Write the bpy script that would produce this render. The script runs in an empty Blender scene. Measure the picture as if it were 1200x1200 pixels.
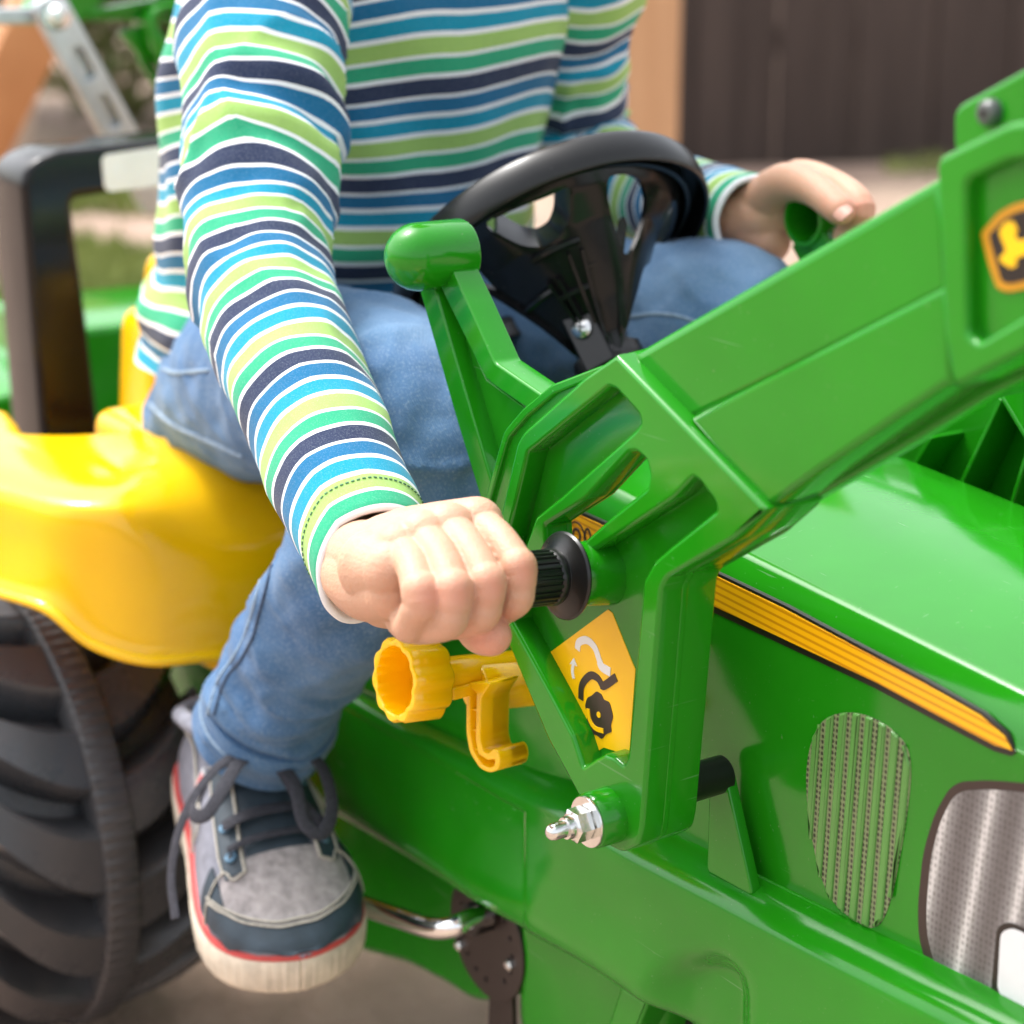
import bpy, bmesh, math, random
import numpy as np
from mathutils import Vector, Matrix, noise as mnoise
random.seed(7)
S = bpy.context.scene
COL = S.collection
R_ = math.radians

# ------------------------------------------------------------------ camera, sky, sun, exposure
YAW, PITCH, FPX = R_(56), R_(16.5), 2300.0
_a, _b = math.sin(YAW), math.cos(YAW)
CL = np.array([-_a*math.cos(PITCH), _b*math.cos(PITCH), -math.sin(PITCH)])
CR = np.array([_b, _a, 0.0]); CU = np.cross(CR, CL)
CC = np.array([0.621, -0.470, 0.727])
cd = bpy.data.cameras.new('camera'); cam = bpy.data.objects.new('camera', cd); COL.objects.link(cam)
cd.sensor_width = 36; cd.lens = 36*FPX/1200; cd.clip_start = .02; cd.clip_end = 300
M = Matrix.Identity(4)
for i in range(3):
    M[i][0] = CR[i]; M[i][1] = CU[i]; M[i][2] = -CL[i]; M[i][3] = CC[i]
cam.matrix_world = M
cd.dof.use_dof = True; cd.dof.focus_distance = 0.87; cd.dof.aperture_fstop = 6.8
S.camera = cam

SUN_EL, SUN_AZ = R_(62), R_(204)          # azimuth measured from +X towards +Y (direction the light comes from)
w = bpy.data.worlds.new('World'); S.world = w; w.use_nodes = True
nt = w.node_tree; nt.nodes.clear()
sky = nt.nodes.new('ShaderNodeTexSky'); sky.sky_type = 'NISHITA'; sky.sun_disc = False
sky.sun_elevation = SUN_EL; sky.sun_rotation = R_(90) - SUN_AZ
sky.air_density = 1.2; sky.dust_density = 5.0; sky.ozone_density = 1.0
hs = nt.nodes.new('ShaderNodeHueSaturation'); hs.inputs['Saturation'].default_value = 0.28
bg = nt.nodes.new('ShaderNodeBackground'); bg.inputs['Strength'].default_value = 0.15
wo = nt.nodes.new('ShaderNodeOutputWorld')
nt.links.new(sky.outputs[0], hs.inputs['Color']); nt.links.new(hs.outputs[0], bg.inputs['Color']); nt.links.new(bg.outputs[0], wo.inputs[0])
sl = bpy.data.lights.new('sun', 'SUN'); sl.energy = .8; sl.angle = R_(10); sl.color = (1, .98, .95)
so = bpy.data.objects.new('sun', sl); COL.objects.link(so)
sd = Vector((math.cos(SUN_EL)*math.cos(SUN_AZ), math.cos(SUN_EL)*math.sin(SUN_AZ), math.sin(SUN_EL)))
so.rotation_euler = sd.to_track_quat('Z', 'Y').to_euler(); so.location = (0, 0, 3)
S.view_settings.view_transform = 'Standard'; S.view_settings.look = 'None'
S.view_settings.exposure = 1.5; S.view_settings.gamma = 1

# ------------------------------------------------------------------ measuring helpers: where a ray of the photo meets a plane of the place
def ray(x, y): return CL + (x-600)/FPX*CR - (y-600)/FPX*CU
def PY(x, y, Y): d = ray(x, y); return Vector(CC + d*((Y-CC[1])/d[1]))
def PX(x, y, X): d = ray(x, y); return Vector(CC + d*((X-CC[0])/d[0]))
def PZ(x, y, Z): d = ray(x, y); return Vector(CC + d*((Z-CC[2])/d[2]))
def PD(x, y, D): return Vector(CC + ray(x, y)*D)
def xz(pts, Y): return [(p.x, p.z) for p in (PY(x, y, Y) for x, y in pts)]
def yz(pts, X): return [(p.y, p.z) for p in (PX(x, y, X) for x, y in pts)]

# ------------------------------------------------------------------ materials
def nn(t, typ, **kw):
    n = t.nodes.new(typ)
    for k, v in kw.items(): setattr(n, k, v)
    return n
def newmat(name):
    m = bpy.data.materials.new(name); m.use_nodes = True
    return m, m.node_tree, m.node_tree.nodes['Principled BSDF']
def ramp(t, fac, stops, interp='LINEAR'):
    r = nn(t, 'ShaderNodeValToRGB'); cr = r.color_ramp; cr.interpolation = interp
    while len(cr.elements) > 1: cr.elements.remove(cr.elements[-1])
    for i, (p, c) in enumerate(stops):
        e = cr.elements[0] if i == 0 else cr.elements.new(p)
        e.position = p; e.color = (*c, 1) if len(c) == 3 else c
    t.links.new(fac, r.inputs[0]); return r.outputs[0]
def nz(t, scale, detail=3, rough=.55, vec=None, dist=0):
    n = nn(t, 'ShaderNodeTexNoise'); n.inputs['Scale'].default_value = scale; n.inputs['Detail'].default_value = detail
    n.inputs['Roughness'].default_value = rough; n.inputs['Distortion'].default_value = dist
    if vec is None:
        g = nn(t, 'ShaderNodeTexCoord'); vec = g.outputs['Object']
    t.links.new(vec, n.inputs['Vector']); return n.outputs['Fac']
def mapped(t, scale=(1, 1, 1), rot=(0, 0, 0), out='Object'):
    g = nn(t, 'ShaderNodeTexCoord'); m = nn(t, 'ShaderNodeMapping')
    m.inputs['Scale'].default_value = scale; m.inputs['Rotation'].default_value = rot
    t.links.new(g.outputs[out], m.inputs[0]); return m.outputs[0]
def mathn(t, op, a, b=None, c=None):
    n = nn(t, 'ShaderNodeMath', operation=op)
    for i, v in enumerate((a, b, c)):
        if v is None: continue
        if isinstance(v, (int, float)): n.inputs[i].default_value = v
        else: t.links.new(v, n.inputs[i])
    return n.outputs[0]
def bump(t, b, h, strength=.2, dist=.001):
    n = nn(t, 'ShaderNodeBump'); n.inputs['Strength'].default_value = strength; n.inputs['Distance'].default_value = dist
    t.links.new(h, n.inputs['Height']); t.links.new(n.outputs[0], b.inputs['Normal'])
def mix(t, fac, a, b, blend='MIX'):
    n = nn(t, 'ShaderNodeMix', data_type='RGBA', blend_type=blend)
    if isinstance(fac, (int, float)): n.inputs[0].default_value = fac
    else: t.links.new(fac, n.inputs[0])
    for i, v in ((6, a), (7, b)):
        if isinstance(v, tuple): n.inputs[i].default_value = (*v, 1) if len(v) == 3 else v
        else: t.links.new(v, n.inputs[i])
    return n.outputs[2]

def plastic(name, col, rough=.2, spec=.5, wear=1.0, vary=.12, sss=0):
    m, t, b = newmat(name)
    n1 = nz(t, 9, 4); n2 = nz(t, 60, 3)
    lo = tuple(c*(1-vary) for c in col); hi = tuple(min(1, c*(1+vary)) for c in col)
    c = ramp(t, n1, [(.3, lo), (.7, hi)])
    # hairline scratches and scuffs: thin stretched noise
    s1 = nz(t, 1, 1, .4, mapped(t, (700, 22, 700), (.4, .9, .5))); s2 = nz(t, 1, 1, .4, mapped(t, (16, 800, 620), (.2, .5, 1.2)))
    sc = mathn(t, 'MAXIMUM', ramp(t, s1, [(.765, (0, 0, 0)), (.80, (1, 1, 1))]), ramp(t, s2, [(.77, (0, 0, 0)), (.805, (1, 1, 1))]))
    sc = mathn(t, 'MULTIPLY', sc, .22*wear)
    c2 = mix(t, sc, c, tuple(.6*x+.25 for x in col))
    du = mathn(t, 'MULTIPLY', ramp(t, nz(t, 420, 2, .5), [(.72, (0, 0, 0)), (.80, (1, 1, 1))]), ramp(t, nz(t, 14, 4, .6), [(.45, (0, 0, 0)), (.7, (.5*wear, .5*wear, .5*wear))]))
    c2 = mix(t, du, c2, (.34, .31, .25))
    t.links.new(c2, b.inputs['Base Color'])
    rr = mathn(t, 'ADD', mathn(t, 'MULTIPLY', n2, .14), rough-.07); rr = mathn(t, 'ADD', rr, mathn(t, 'MULTIPLY', sc, .5))
    t.links.new(rr, b.inputs['Roughness'])
    b.inputs['Specular IOR Level'].default_value = spec; b.inputs['Coat Weight'].default_value = .04; b.inputs['Coat Roughness'].default_value = .08
    if sss:
        b.inputs['Subsurface Weight'].default_value = sss; b.inputs['Subsurface Radius'].default_value = (1, .8, .1); b.inputs['Subsurface Scale'].default_value = .012
    h = mathn(t, 'ADD', nz(t, 18, 2), mathn(t, 'MULTIPLY', nz(t, 300, 2), .05))
    bump(t, b, h, .12, .003)
    return m
GREEN = (.012, .21, .005)
MT = {}
MT['green'] = plastic('green_plastic', GREEN, .14, spec=.40)
MT['yellow'] = plastic('yellow_plastic', (.90, .50, .002), .13, wear=.4, vary=.05, sss=.35)
MT['black'] = plastic('black_plastic', (.007, .007, .007), .30, spec=.4, wear=.4)
MT['blackg'] = plastic('black_gloss_plastic', (.006, .006, .007), .2, spec=.28, wear=.5)
MT['grey'] = plastic('grey_plastic', (.075, .08, .08), .35, wear=.5)
MT['darkplate'] = plastic('dark_brown_steel', (.022, .014, .012), .4, wear=.6)
def flat(name, col, rough=.4, metal=0, noise=.1, nscale=40, bstr=.1):
    m, t, b = newmat(name)
    n = nz(t, nscale, 4)
    t.links.new(ramp(t, n, [(.3, tuple(c*(1-noise) for c in col)), (.7, tuple(min(1, c*(1+noise)) for c in col))]), b.inputs['Base Color'])
    b.inputs['Roughness'].default_value = rough; b.inputs['Metallic'].default_value = metal
    if bstr: bump(t, b, nz(t, nscale*4, 3), bstr, .0006)
    return m
MT['steel'] = flat('zinc_steel', (.72, .72, .70), .22, 1, .08, 120)
MT['chrome'] = flat('chrome', (.8, .8, .8), .08, 1, .03, 60, .03)
MT['galv'] = flat('galvanised_steel', (.55, .58, .6), .38, 1, .15, 50)
MT['stk_yellow'] = flat('sticker_yellow', (.92, .53, .002), .28, 0, .03)
MT['stk_orange'] = flat('sticker_orange', (.58, .27, .005), .3, 0, .06)
MT['stk_brown'] = flat('sticker_brown', (.035, .02, .018), .35, 0, .1)
MT['stk_black'] = flat('sticker_black', (.012, .009, .008), .3, 0, .1)
MT['stk_white'] = flat('sticker_white', (.74, .76, .78), .3, 0, .04)
MT['ventslat'] = plastic('vent_slat', (.10, .27, .06), .3, spec=.4)
MT['darkstrip'] = flat('vent_strip_print', (.05, .05, .03), .45, 0, .2)  # dark print of the vent strips
# striped yellow hood decal: fine lines along its length (flat print)
m, t, b = newmat('sticker_lined'); g = mapped(t, (0, 0, 1))
wv = nn(t, 'ShaderNodeTexWave', bands_direction='Z'); wv.inputs['Scale'].default_value = 95; t.links.new(mapped(t, (1, 1, 1), (0, R_(-3.6), 0)), wv.inputs[0])
t.links.new(ramp(t, wv.outputs['Fac'], [(.15, (.62, .25, .004)), (.4, (.93, .48, .004))]), b.inputs['Base Color']); b.inputs['Roughness'].default_value = .28
MT['stk_lined'] = m
# headlight: printed silver mesh of small hexagon-like cells with pale vertical streaks
m, t, b = newmat('headlight_print')
vo = nn(t, 'ShaderNodeTexVoronoi'); vo.inputs['Scale'].default_value = 420; vo.inputs['Randomness'].default_value = .25; t.links.new(mapped(t, (1, 0, .8)), vo.inputs['Vector'])
wv = nn(t, 'ShaderNodeTexWave', bands_direction='X'); wv.inputs['Scale'].default_value = 15; wv.inputs['Distortion'].default_value = .4; t.links.new(mapped(t, (1, 1, 1), (0, R_(-8), 0)), wv.inputs[0])
base = ramp(t, wv.outputs['Fac'], [(.1, (.13, .12, .12)), (.7, (.24, .23, .23)), (.9, (.34, .33, .32)), (.99, (.6, .58, .57))])
t.links.new(mix(t, ramp(t, vo.outputs['Distance'], [(.0, (0, 0, 0)), (.45, (1, 1, 1))]), mix(t, .7, base, (.03, .02, .02)), base), b.inputs['Base Color'])
b.inputs['Roughness'].default_value = .3
MT['headprint'] = m
# perforated strips in the vent
m, t, b = newmat('vent_print'); vo = nn(t, 'ShaderNodeTexVoronoi'); vo.inputs['Scale'].default_value = 480; vo.inputs['Randomness'].default_value = .1; t.links.new(mapped(t, (1, 0, .8)), vo.inputs['Vector'])
t.links.new(ramp(t, vo.outputs['Distance'], [(.25, (.035, .035, .022)), (.42, (.20, .25, .12))]), b.inputs['Base Color']); b.inputs['Roughness'].default_value = .4
MT['ventprint'] = m
# rubber / blow-moulded tyre
m, t, b = newmat('tyre_plastic')
dust = ramp(t, nz(t, 14, 5, .65), [(.42, (0, 0, 0)), (.72, (1, 1, 1))])
t.links.new(mix(t, mathn(t, 'MULTIPLY', dust, .13), (.040, .042, .046), (.15, .11, .09)), b.inputs['Base Color'])
t.links.new(mathn(t, 'ADD', mathn(t, 'MULTIPLY', dust, .3), .24), b.inputs['Roughness']); bump(t, b, nz(t, 220, 3), .15, .001)
MT['tyre'] = m

# ------------------------------------------------------------------ mesh helpers
def tag(o, label=None, cat=None, group=None, kind=None):
    if label: o['label'] = label
    if cat: o['category'] = cat
    if group: o['group'] = group
    if kind: o['kind'] = kind
    return o
def empty(name, loc=(0, 0, 0)):
    o = bpy.data.objects.new(name, None); o.empty_display_size = .05; o.location = loc; COL.objects.link(o); return o
def finish(me, smooth=True, ang=35):
    if smooth:
        me.shade_smooth()
        try: me.set_sharp_from_angle(angle=R_(ang))
        except Exception: pass
    return me
def link(name, me, mat=None, parent=None):
    o = bpy.data.objects.new(name, me); COL.objects.link(o)
    if mat is not None:
        me.materials.clear(); me.materials.append(MT[mat] if isinstance(mat, str) else mat)
    if parent is not None:
        o.parent = parent; o.matrix_parent_inverse = pinv(parent)
    return o
def pinv(p): return abs_m(p).inverted()
def abs_m(p):
    if p.parent is None: return p.matrix_basis.copy()
    return abs_m(p.parent) @ p.matrix_parent_inverse @ p.matrix_basis
def mk(verts, faces):
    me = bpy.data.meshes.new('mesh'); me.from_pydata([tuple(v) for v in verts], [], faces); me.update(); return me
def fixn(me):
    bm = bmesh.new(); bm.from_mesh(me); bmesh.ops.recalc_face_normals(bm, faces=bm.faces); bm.to_mesh(me); bm.free(); return me
def fil(pts, r, n=4):
    """round the corners of a polygon"""
    out = []; N = len(pts)
    for i in range(N):
        p0, p1, p2 = Vector(pts[i-1]), Vector(pts[i]), Vector(pts[(i+1) % N])
        rr = r[i] if isinstance(r, (list, tuple)) else r
        d0, d1 = p0-p1, p2-p1
        if rr <= 0 or d0.length < 1e-9 or d1.length < 1e-9: out.append(tuple(p1)); continue
        k = min(rr, d0.length*.45, d1.length*.45)
        a, b = p1+d0.normalized()*k, p1+d1.normalized()*k
        for j in range(n+1):
            s = j/n; out.append(tuple((1-s)**2*a+2*s*(1-s)*p1+s*s*b))
    return out
def prism_me(loops, w0, w1, bev=.001, res=2):
    cu = bpy.data.curves.new('tmp', 'CURVE'); cu.dimensions = '2D'; cu.fill_mode = 'BOTH'
    half = (w1-w0)/2; bev = min(bev, half*.98)
    cu.extrude = half-bev; cu.bevel_depth = bev; cu.bevel_resolution = res; cu.offset = -bev
    for L in loops:
        sp = cu.splines.new('POLY'); sp.points.add(len(L)-1); sp.use_cyclic_u = True
        for p, c in zip(sp.points, L): p.co = (c[0], c[1], 0, 1)
    o = bpy.data.objects.new('tmp', cu); COL.objects.link(o)
    bpy.context.view_layer.update()
    me = bpy.data.meshes.new_from_object(o.evaluated_get(bpy.context.evaluated_depsgraph_get()))
    bpy.data.objects.remove(o); bpy.data.curves.remove(cu)
    mid = (w0+w1)/2
    for v in me.vertices: v.co.z += mid
    return me
def frame_map(me, O, e1, e2, e3):
    O, e1, e2, e3 = map(Vector, (O, e1, e2, e3))
    for v in me.vertices: v.co = O+e1*v.co.x+e2*v.co.y+e3*v.co.z
    if e1.cross(e2).dot(e3) < 0: me.flip_normals()
    me.update(); return me
def prismY(name, loops, y0, y1, bev, mat, parent, res=2):
    """polygon(s) in the XZ plane, thick from Y=y0 to Y=y1 (further loops are holes)"""
    me = prism_me(loops, -y1, -y0, bev, res); frame_map(me, (0, 0, 0), (1, 0, 0), (0, 0, 1), (0, -1, 0))
    return link(name, finish(me), mat, parent)
def prismX(name, loops, x0, x1, bev, mat, parent, res=2):
    me = prism_me(loops, x0, x1, bev, res); frame_map(me, (0, 0, 0), (0, 1, 0), (0, 0, 1), (1, 0, 0))
    return link(name, finish(me), mat, parent)
def basis(d, up=(0, 0, 1)):
    d = Vector(d).normalized(); u = Vector(up)
    if abs(d.dot(u)) > .95: u = Vector((1, 0, 0))
    s = u.cross(d).normalized(); return d, s, d.cross(s)
def lathe_me(prof, O, axis, n=32, flute=None):
    d, s, u = basis(axis); O = Vector(O); V = []; F = []
    for (r, h) in prof:
        for k in range(n):
            a = 2*math.pi*k/n; rr = r if flute is None else flute(r, h, a)
            V.append(O+d*h+(s*math.cos(a)+u*math.sin(a))*rr)
    for i in range(len(prof)-1):
        for k in range(n):
            a, b = i*n+k, i*n+(k+1) % n
            F.append((a, b, b+n, a+n))
    return fixn(mk(V, F))
def lathe(name, prof, O, axis, mat, parent, n=32, flute=None, ang=35):
    me = lathe_me(prof, O, axis, n, flute)
    bm = bmesh.new(); bm.from_mesh(me); bmesh.ops.remove_doubles(bm, verts=bm.verts, dist=1e-6); bm.to_mesh(me); bm.free()
    return link(name, finish(me, True, ang), mat, parent)
def catmull(P, n):
    P = [np.array(p, float) for p in P]; out = []
    Q = [2*P[0]-P[1]]+P+[2*P[-1]-P[-2]]
    for i in range(1, len(Q)-2):
        for j in range(n):
            s = j/n; a, b, c, d = Q[i-1:i+3]
            out.append(.5*((2*b)+(-a+c)*s+(2*a-5*b+4*c-d)*s*s+(-a+3*b-3*c+d)*s**3))
    out.append(P[-1]); return np.array(out)
def tube_me(path, rad, n=20, cap=True, disp=None, ref=(0, 0, 1), attr=None, openend=False):
    """sweep; rad = list of (ru, rv) or floats per path point; returns mesh with float attribute 'sv' = length along the path"""
    path = [Vector(p) for p in path]; N = len(path); V = []; SV = []; TH = []; F = []
    u = None; L = 0
    for i in range(N):
        t = (path[min(i+1, N-1)]-path[max(i-1, 0)]).normalized()
        if u is None:
            rf = Vector(ref); u = (rf-t*rf.dot(t)).normalized()
        else: u = (u-t*u.dot(t)).normalized()
        v = t.cross(u)
        if i: L += (path[i]-path[i-1]).length
        r = rad[i] if hasattr(rad, '__len__') else rad
        ru, rv = r if hasattr(r, '__len__') else (r, r)
        for k in range(n):
            a = 2*math.pi*k/n; dd = disp(L, a, i/(N-1)) if disp else 0
            V.append(path[i]+u*math.cos(a)*(ru+dd)+v*math.sin(a)*(rv+dd)); SV.append(L); TH.append(a)
    for i in range(N-1):
        for k in range(n):
            a, b = i*n+k, i*n+(k+1) % n; F.append((a, b, b+n, a+n))
    if cap: F.append(tuple(range(n))[::-1]); F.append(tuple(range((N-1)*n, N*n)))
    me = mk(V, F)
    at = me.attributes.new('sv', 'FLOAT', 'POINT'); at.data.foreach_set('value', SV)
    at = me.attributes.new('th', 'FLOAT', 'POINT'); at.data.foreach_set('value', TH)
    return me
def tube(name, path, rad, mat, parent, n=16, ang=40, **kw):
    return link(name, finish(tube_me(path, rad, n, **kw), True, ang), mat, parent)
def ball_me(c, r, n=16, sc=(1, 1, 1)):
    bm = bmesh.new(); bmesh.ops.create_uvsphere(bm, u_segments=n*2, v_segments=n, radius=1)
    for v in bm.verts: v.co = Vector(c)+Vector((v.co.x*r*sc[0], v.co.y*r*sc[1], v.co.z*r*sc[2]))
    me = bpy.data.meshes.new('mesh'); bm.to_mesh(me); bm.free(); return me
def join_me(ms):
    bm = bmesh.new()
    for m_ in ms: bm.from_mesh(m_)
    me = bpy.data.meshes.new('mesh'); bm.to_mesh(me); bm.free(); return me
def remesh(ms, vox, smooth=3, fac=.5):
    me = join_me(ms); o = bpy.data.objects.new('tmp', me); COL.objects.link(o)
    m1 = o.modifiers.new('r', 'REMESH'); m1.mode = 'VOXEL'; m1.voxel_size = vox
    if smooth:
        m2 = o.modifiers.new('s', 'SMOOTH'); m2.iterations = smooth; m2.factor = fac
    bpy.context.view_layer.update()
    out = bpy.data.meshes.new_from_object(o.evaluated_get(bpy.context.evaluated_depsgraph_get()))
    bpy.data.objects.remove(o); return out
def grid_me(G, thick=0):
    """G: array rows x cols x 3"""
    G = np.array(G); r, c, _ = G.shape
    F = [(i*c+j, i*c+j+1, (i+1)*c+j+1, (i+1)*c+j) for i in range(r-1) for j in range(c-1)]
    return mk(G.reshape(-1, 3), F)
def cgrid(C, nr, nc):
    """dense surface through a control grid"""
    rows = [catmull(r, nc) for r in C]
    cols = np.stack(rows)                       # R x C' x 3
    return np.stack([catmull(list(cols[:, j]), nr) for j in range(cols.shape[1])], axis=1)
def solid(me, t, off=-1):
    o = bpy.data.objects.new('tmp', me); COL.objects.link(o)
    md = o.modifiers.new('s', 'SOLIDIFY'); md.thickness = t; md.offset = off
    bpy.context.view_layer.update()
    out = bpy.data.meshes.new_from_object(o.evaluated_get(bpy.context.evaluated_depsgraph_get())); bpy.data.objects.remove(o); return out
def cyl(name, O, axis, r, h, mat, parent, n=24, bev=.0005):
    return lathe(name, [(0, 0), (r-bev, 0), (r, bev), (r, h-bev), (r-bev, h), (0, h)], O, axis, mat, parent, n)
def text_me(s, size, depth):
    cu = bpy.data.curves.new('tmp', 'FONT'); cu.body = s; cu.size = size; cu.extrude = depth; cu.resolution_u = 2
    o = bpy.data.objects.new('tmp', cu); COL.objects.link(o); bpy.context.view_layer.update()
    me = bpy.data.meshes.new_from_object(o.evaluated_get(bpy.context.evaluated_depsgraph_get())); bpy.data.objects.remove(o); return me
def mirrorY(o, mid, parent, name=None):
    me = o.data.copy()
    for v in me.vertices: v.co.y = 2*mid-v.co.y
    me.flip_normals(); me.update()
    return link(name or o.name.split('.')[0], me, None, parent)

# ------------------------------------------------------------------ the ground and the yard behind
m, t, b = newmat('dirt')
nA = nz(t, 1.6, 6, .6); nB = nz(t, 18, 6, .65); nC = nz(t, 120, 4, .6)
c = ramp(t, nB, [(.3, (.20, .122, .092)), (.55, (.34, .222, .175)), (.75, (.43, .305, .245))])
c = mix(t, ramp(t, nA, [(.35, (0, 0, 0)), (.65, (.7, .7, .7))]), c, (.42, .33, .24))
t.links.new(c, b.inputs['Base Color']); b.inputs['Roughness'].default_value = .95
bump(t, b, mathn(t, 'ADD', nB, mathn(t, 'MULTIPLY', nC, .4)), .7, .012)
me = bpy.data.meshes.new('mesh'); bm = bmesh.new()
bmesh.ops.create_grid(bm, x_segments=160, y_segments=160, size=1)
for v in bm.verts:
    x, y = v.co.x, v.co.y
    X = math.copysign(abs(x)**2.2*60, x)-.3; Y = math.copysign(abs(y)**2.2*60, y)+.2
    z = .012*mnoise.noise((X*1.5, Y*1.5, 0))+.006*mnoise.noise((X*7, Y*7, 3))-.008
    v.co = (X, Y, z if math.hypot(X, Y) < 12 else -.01)
bm.to_mesh(me); bm.free()
ground = link('ground', finish(me, True, 180), m); tag(ground, 'dry brown earth of the yard under the toy tractor', 'ground', kind='structure')

m, t, b = newmat('grass_blades')
c = ramp(t, nz(t, 3, 4), [(.3, (.10, .16, .025)), (.7, (.30, .34, .09))]); t.links.new(c, b.inputs['Base Color']); b.inputs['Roughness'].default_value = .7
MT['grass'] = m
def view_ground(px, py, z=0): return PZ(px, py, z)
V = []; F = []
rg = random.Random(3)
def blade(x, y, h):
    a = rg.uniform(0, 6.28); w_ = rg.uniform(.004, .009); lx, ly = rg.uniform(-.5, .5)*h, rg.uniform(-.5, .5)*h; k = len(V)
    V.extend([(x-math.cos(a)*w_, y-math.sin(a)*w_, -.01), (x+math.cos(a)*w_, y+math.sin(a)*w_, -.01), (x+lx, y+ly, h)]); F.append((k, k+1, k+2))
g0 = PZ(130, 320, 0); g1 = PZ(1010, 205, 0); g2 = PZ(60, 300, 0)
for (cx, cy, rx, n, h) in ((g0.x, g0.y, .55, 9000, .05), (g2.x-1.2, g2.y-.2, 1.4, 16000, .08), (g1.x, g1.y+.3, .15, 120, .05), (g1.x-.9, g1.y+.2, .12, 80, .04)):
    for _ in range(n):
        a, r = rg.uniform(0, 6.28), rx*math.sqrt(rg.random()); x, y = cx+r*math.cos(a), cy+r*math.sin(a)
        if mnoise.noise((x*1.7, y*1.7, 5)) > -.15: blade(x, y, h*rg.uniform(.4, 1.2))
gr = link('grass', mk(V, F), 'grass'); tag(gr, 'patchy yellow-green grass on the earth behind the tractor', 'grass', kind='stuff')

def wood(name, c0, c1, sc=(14, 14, 1.2)):
    m, t, b = newmat(name)
    n = nz(t, 1.0, 6, .6, mapped(t, sc)); n2 = nz(t, 1.0, 3, .5, mapped(t, (1.5, 1.5, .5)))
    t.links.new(mix(t, mathn(t, 'MULTIPLY', n2, .4), ramp(t, n, [(.3, c0), (.7, c1)]), tuple(x*.6 for x in c0)), b.inputs['Base Color'])
    b.inputs['Roughness'].default_value = .75; bump(t, b, n, .4, .004); return m
MT['fencewood'] = wood('brown_stained_wood', (.042, .029, .024), (.085, .062, .052))
MT['tanwood'] = wood('tan_wood', (.50, .27, .13), (.68, .42, .24))
MT['orangewood'] = wood('orange_wood', (.42, .17, .06), (.60, .30, .13))
MT['palewood'] = wood('pale_weathered_and_lit_wood', (.40, .30, .23), (.55, .44, .36))  # board wood, also the painted lit tone of the second leg

# dark brown board fence across the back
def boxm(name, x0, x1, y0, y1, z0, z1, mat, parent, bev=.004, rot=None):
    bm = bmesh.new(); bmesh.ops.create_cube(bm, size=1)
    for v in bm.verts: v.co = ((x0+x1)/2+v.co.x*(x1-x0), (y0+y1)/2+v.co.y*(y1-y0), (z0+z1)/2+v.co.z*(z1-z0))
    if bev: bmesh.ops.bevel(bm, geom=bm.edges[:], offset=bev, segments=2, affect='EDGES', profile=.5)
    if rot is not None:
        for v in bm.verts: v.co = rot @ v.co
    me = bpy.data.meshes.new('mesh'); bm.to_mesh(me); bm.free(); return link(name, finish(me), mat, parent)
fa, fb = PZ(690, 196, 0), PZ(1230, 182, 0)
fd = (fb-fa).normalized(); fn = Vector((-fd.y, fd.x, 0))
if fn.dot(Vector(CL)) > 0: fn = -fn
FM = Matrix(((fd.x, fn.x, 0, fa.x), (fd.y, fn.y, 0, fa.y), (0, 0, 1, 0), (0, 0, 0, 1)))
fence = empty('board_fence', fa); tag(fence, 'dark brown vertical board fence along the back of the yard', 'fence')
x = -.35; L = (fb-fa).length+5.5; k = 0
while x < L:
    wd = .135+rg.uniform(-.006, .006); dy = rg.uniform(0, .004) + (.010 if k % 2 else 0)
    boxm('board', x, x+wd, dy, dy+.02, -.02, 1.75+rg.uniform(-.01, .01), 'fencewood', fence, .003, FM); x += wd+.0015; k += 1
for z in (.35, 1.3): boxm('rail', -.4, L, -.055, -.005, z, z+.08, 'fencewood', fence, .004, FM)

# tan square post right behind the child
pp = PD(752, 80, 3.3); pd_ = Vector((CR[0], CR[1], 0))
PM = Matrix(((CR[0], -CR[1], 0, pp.x), (CR[1], CR[0], 0, pp.y), (0, 0, 1, 0), (0, 0, 0, 1)))
post = boxm('wooden_post', -.048, .052, -.05, .05, -.02, 2.1, 'tanwood', None, .006, PM @ Matrix.Rotation(R_(14), 4, 'Z'))
tag(post, 'tan square timber post rising behind the steering wheel against the dark fence', 'post')
# leaning timber leg of a swing frame at the left
def beam(name, p0, p1, w_, mat, parent=None, roll=0):
    d, s, u = basis(p1-p0); L_ = (p1-p0).length
    Mx = Matrix(((s.x, u.x, d.x, p0.x), (s.y, u.y, d.y, p0.y), (s.z, u.z, d.z, p0.z), (0, 0, 0, 1))) @ Matrix.Rotation(roll, 4, 'Z')
    return boxm(name, -w_/2, w_/2, -w_/2, w_/2, 0, L_, mat, parent, .006, Mx)
leg = beam('swing_frame_leg', PD(-190, 520, 3.4), PD(85, -70, 3.0), .088, 'orangewood', None, R_(38))
tag(leg, 'orange-brown leaning timber leg at the left edge behind the seat frame', 'timber leg')
leg_lit = beam('swing_frame_leg', PD(-75, 560, 4.3), PD(60, -120, 4.3), .085, 'palewood', None, R_(20))  # second beam added; its paler wood paints the orange leg's lit face
tag(leg_lit, 'pale leaning timber added as the lit face of the orange leaning leg', 'timber leg')
# pale boards of a sandpit edge, low, behind the seat
sp0, sp1 = PZ(20, 392, .1), PZ(420, 372, .1)
sb = boxm('sandpit_board', 0, (sp1-sp0).length, -.02, .02, 0, .12, 'palewood', None, .004,
          Matrix(((fd.x, fn.x, 0, sp0.x), (fd.y, fn.y, 0, sp0.y), (0, 0, 1, -.02), (0, 0, 0, 1))))
tag(sb, 'low pale board lying on the ground behind the seat frame', 'board')

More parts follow.
